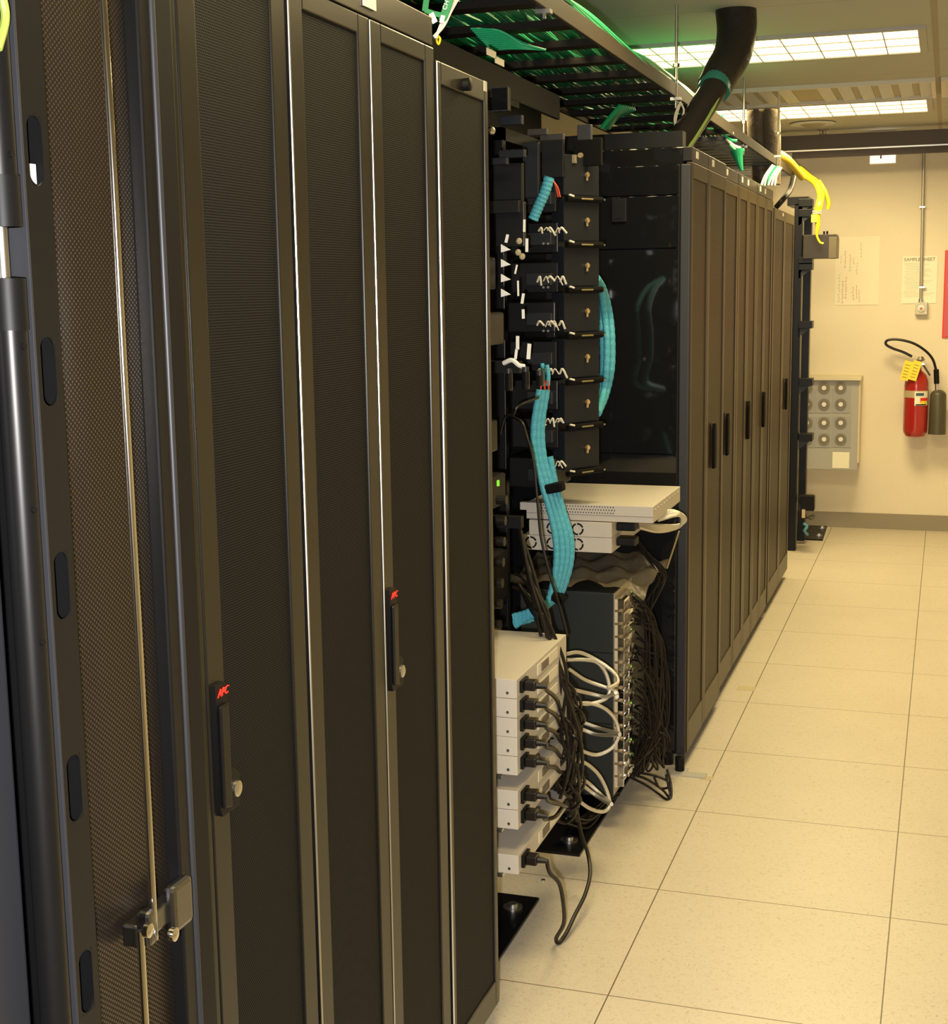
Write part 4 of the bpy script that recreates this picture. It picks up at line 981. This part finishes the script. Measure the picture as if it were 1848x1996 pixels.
for k in range(5):
    L = [(1325, 1005), (1300, 990-k*2), (1335-k*2, 1000+k*3), (1322, 1030-k), (1275+k*4, 1022+k*4), (1232, 1018+k*4)]
    pts = [atY(1282, 1002+k*3, 1.2), atY(1312+k*3, 996+k*2, 1.25), atY(1336-k*2, 1010+k*3, 1.28), atY(1322-k*3, 1024+k*2, 1.28), atY(1280, 1024+k*3, 1.2), atY(1225+k*5, 1020+k*2, 1.12)]
    tag(recenter(MB().tube(pts, .0055, n=8, seg=6).build('braided_cable', BRAID)), 'silver braided cable curling at the right end of the beige fan boxes', 'cable', 'silver cables by the beige fan boxes')
for k, v in enumerate((1025, 1052)):
    tag(recenter(MB().box(-.222, -.165, 1.06, 1.12, .925-k*.046-.012, .925-k*.046+.012).build('black_connector', SATIN, bevel=.004)), 'black connector plugged into the %s beige fan box' % ('upper', 'lower')[k], 'connector')
# card chassis
t = thing('card_chassis', 'tall dark grey chassis with a column of silver latched cards', 'equipment chassis', (-.35, 1.2, .1))
cxf = -.212
MB().box(-.505, cxf-.004, 1.0, 1.46, .10, .735).build('case', mat('slate_chassis', (.020, .024, .025), .45, spec=.3), t, bevel=.003)
for z in (.33, .55): MB().box(-.505, cxf-.006, .9985, 1.001, z, z+.0025).build('case_seam', SATIN, t)
MB().box(cxf-.004, cxf-.001, 1.002, 1.24, .11, .735).build('card_cage', mat('nickel_plate', (.55, .48, .38), .35, .7), t)
n_cards = 15
proto = None
for k in range(n_cards):
    z = .700-k*.0395
    c_ = MB().box(cxf-.002, cxf+.006, 1.008, 1.16, z-.017, z+.015)
    if proto is None:
        proto = c_.build('line_card', mat('card_metal', (.68, .60, .48), .42, .5, bump=(50, .5, .004)), t, bevel=.001)
        l = MB().box(cxf+.006, cxf+.026, 1.012, 1.018, z-.014, z+.016).box(cxf+.016, cxf+.028, 1.004, 1.066, z+.007, z+.016)
        kids = [l.build('ejector_lever', CHROME, proto, bevel=.001)]
        kids.append(MB().box(cxf+.006, cxf+.020, 1.09, 1.16, z-.006, z).box(cxf+.018, cxf+.023, 1.10, 1.15, z-.012, z+.008).build('latch_bar', CHROME, proto, bevel=.001))
        kids.append(MB().cyl((cxf+.006, 1.175, z-.004), (cxf+.022, 1.175, z-.004), .006, n=12).build('thumbscrew', CHROME, proto))
        z_first = z
    else:
        c2 = proto.copy(); COL.objects.link(c2); c2.location.z += z-z_first
        for kk in kids:
            k2 = kk.copy(); COL.objects.link(k2); k2.parent = c2
        c_.bm.free()
    if k % 3 == 0: MB().cyl((cxf+.004, 1.205, z-.006), (cxf+.008, 1.205, z-.006), .004, n=8).build('status_led', LED, t)
# crumpled plastic sheet on chassis
rr = random.Random(4)
bm_ = bmesh.new(); nx, ny = 26, 14; V = []
for i in range(nx+1):
    row = []
    for j in range(ny+1):
        fx, fy = i/nx, j/ny
        x = -.56+.44*fx; y = .97+.42*fy
        z = .742+.028*math.sin(fx*3.1)+.010*math.sin(fx*23+fy*9)+.008*math.sin(fx*11-fy*17)+rr.uniform(-.003, .003) + .022*fy
        row.append(bm_.verts.new((x, y, z)))
    V.append(row)
for i in range(nx):
    for j in range(ny): bm_.faces.new((V[i][j], V[i+1][j], V[i+1][j+1], V[i][j+1]))
q = MB(); q.bm.free(); q.bm = bm_
bmesh.ops.solidify(bm_, geom=list(bm_.faces), thickness=.001)
tag(recenter(q.build('crumpled_plastic_sheet', CLEAR)), 'crumpled translucent plastic sheet lying on the card chassis', 'plastic sheet')
# cords right of the chassis
rr = random.Random(31)
for k in range(46):
    j = lambda s: rr.uniform(-s, s)
    y0 = 1.28+j(.10); v0 = 1140+rr.random()*300; u0 = 1238+j(8)
    ex_ = 1262+rr.random()*40
    pts = [atY(u0, v0, y0), atY(u0+14, v0+8+j(8), y0-.02), atY(ex_-6+j(6), v0+50+j(15), y0), atY(ex_+j(8), (v0+1500)/2+20, y0), atY(ex_-12+j(10), 1440+j(20), y0), atY(1235+j(26), 1500+j(16), y0+.03)]
    tag(recenter(MB().tube(pts, .0034, n=6, seg=5).build('hanging_power_cable', CORD)), 'black cord in the tangle to the right of the card chassis', 'power cord', 'cords tangled beside the card chassis')
for k in range(8):
    j = lambda s: rr.uniform(-s, s)
    pts = [atY(1240+j(10), 1060+j(10), 1.3), atY(1262+j(8), 1085+j(8), 1.28), atY(1290+j(10), 1118+j(10), 1.28), atY(1270+j(12), 1160+j(20), 1.3), atY(1258+j(10), 1210, 1.3)]
    tag(recenter(MB().tube(pts, .0034, n=6, seg=5).build('hanging_power_cable', CORD)), 'black cord twisting above the tangle beneath the beige fan boxes', 'power cord', 'cords twisting below the fan boxes')
for k, (pt) in enumerate(([(1230, 1508), (1262, 1520), (1292, 1540), (1307, 1556), (1308, 1530), (1300, 1500)], [(1228, 1515), (1258, 1530), (1282, 1546), (1300, 1558), (1306, 1548), (1298, 1510)], [(1240, 1505), (1275, 1512), (1300, 1522), (1302, 1535), (1285, 1535), (1275, 1515)])):
    pts = []
    for i, (u, v) in enumerate(pt):
        p = atY(u, v, 1.32); 
        if p.z < .005: d_ = ray(u, v); p = CAM+d_*((.005-CAM.z)/d_.z)
        pts.append(p)
    tag(recenter(MB().tube(pts, .004, n=7, seg=7).build('floor_cable_loop', CORD)), 'black cord loop resting on the floor by the far row foot', 'power cord', 'cord loops on the floor')
tag(recenter(MB().tube([atY(1324, 1035, 1.3), atY(1316, 1060, 1.3), atY(1306, 1090, 1.3), atY(1300, 1108, 1.3)], .003, n=6).build('tan_cable', mat('tan_cord', (.30, .24, .10), .5))), 'thin tan cord falling from the silver cable ends', 'cord')
for k in range(10):
    j = lambda s: rr.uniform(-s, s)
    pts = [atY(1195+j(12), 1545+j(8), 1.2), atY(1165+j(14), 1580+j(8), 1.05), atY(1130+j(20), 1605+j(10), .95), atY(1100+j(14), 1590+j(12), .8)]
    pts = [Vector((p.x, p.y, max(p.z, .012))) for p in pts]
    tag(recenter(MB().tube(pts, .0045, n=6, seg=5).build('hanging_power_cable', CORD)), 'black cord trailing low over the rear floor plate', 'power cord', 'cords trailing over the rear floor plate')

# cable tags and clutter on top of row 1
t = thing('green_lettered_ribbon', 'green lanyard ribbon with white letters above the near row', 'ribbon', atY(855, 30, -.45))
def strip(pts, w_, y, m_, nm, par, th=.002):
    q = MB(); L = []
    for i, (u, v) in enumerate(pts):
        c = atY(u, v, y); L.append(c)
    for i in range(len(L)-1):
        a, b = L[i], L[i+1]; d_ = (b-a).normalized(); n_ = Vector((d_.z, 0, -d_.x))*w_/2
        vs_ = [a+n_, a-n_, b-n_, b+n_]
        A = [q.bm.verts.new((p_.x, y, p_.z)) for p_ in vs_]; B = [q.bm.verts.new((p_.x, y+th, p_.z)) for p_ in vs_]
        for m1 in range(4): q.bm.faces.new((A[m1], A[(m1+1) % 4], B[(m1+1) % 4], B[m1]))
        q.bm.faces.new(A[::-1]); q.bm.faces.new(B)
    return q.build(nm, m_, par)
RIB = mat('green_ribbon', (.02, .20, .08), .5)
strip([(880, -12), (872, 12), (862, 40)], .015, -.46, RIB, 'ribbon', t)
strip([(833, -12), (830, 6), (828, 22)], .011, -.455, RIB, 'ribbon', t)
strip([(828, 20), (845, 26), (862, 30)], .009, -.462, RIB, 'ribbon', t)
strip([(840, 26), (848, 44)], .010, -.466, WHITE, 'white_flag', t); strip([(864, 30), (860, 44)], .008, -.466, WHITE, 'white_flag', t)
c = atY(869, 10, -.462)
text('printed_letters', 'CH', .012, Vector((c.x, -.4615, c.z)), ROT_MY @ Matrix.Rotation(1.2, 3, 'Z'), WHITE, t)
for k in range(4):
    tag(recenter(MB().tube([atY(896-k*5, -8, -.44), atY(880-k*3, 20, -.45), atY(865-k*2, 50, -.46), atY(846+k, 72+k, -.47)], .0030, n=6).build('white_cable', mat_wc if k else (mat_wc := mat('pinkish_white_cable', (.72, .64, .56), .4)))), 'pale cable passing behind the near row roof corner', 'cable', 'pale cables above the near row')
o = MB().tube([atY(854, 70, -.46), atY(858, 76, -.46), atY(855, 86, -.46), atY(851, 78, -.46), atY(854, 70, -.46)], .0022, n=6).build('yellow_tie', YEL)
tag(recenter(o), 'small yellow tie loop at the near row corner', 'cable tie')
for (u, v, w_, h_, lab) in ((1455, 1342, .075, .06, 'tan tape patch on the floor tile halfway along the far row'), (1378, 1517, .045, .035, 'pale tan tape scrap on the floor beside the far row bracket')):
    d_ = ray(u, v); p_ = CAM+d_*((0-CAM.z)/d_.z)
    o = MB().box(-w_/2, w_/2, -h_/2, h_/2, 0, .0008).build('tape_patch', mat('masking_tape%d' % u, (.50, .42, .26), .6)); o.location = (p_.x, p_.y, 0.0002)
    tag(o, lab, 'tape')
# small loose bits on floor
o = MB().lathe((-.30, .32, 0), [(.006, 0), (.006, .004)]).build('floor_nut', STEEL)
p_ = CAM+ray(1059, 1717)*((0-CAM.z)/ray(1059, 1717).z); o.location = (p_.x+.30, p_.y-.32, 0)
tag(o, 'tiny metal nut lying on the floor by the lowest beige unit', 'nut')
print('PX check')
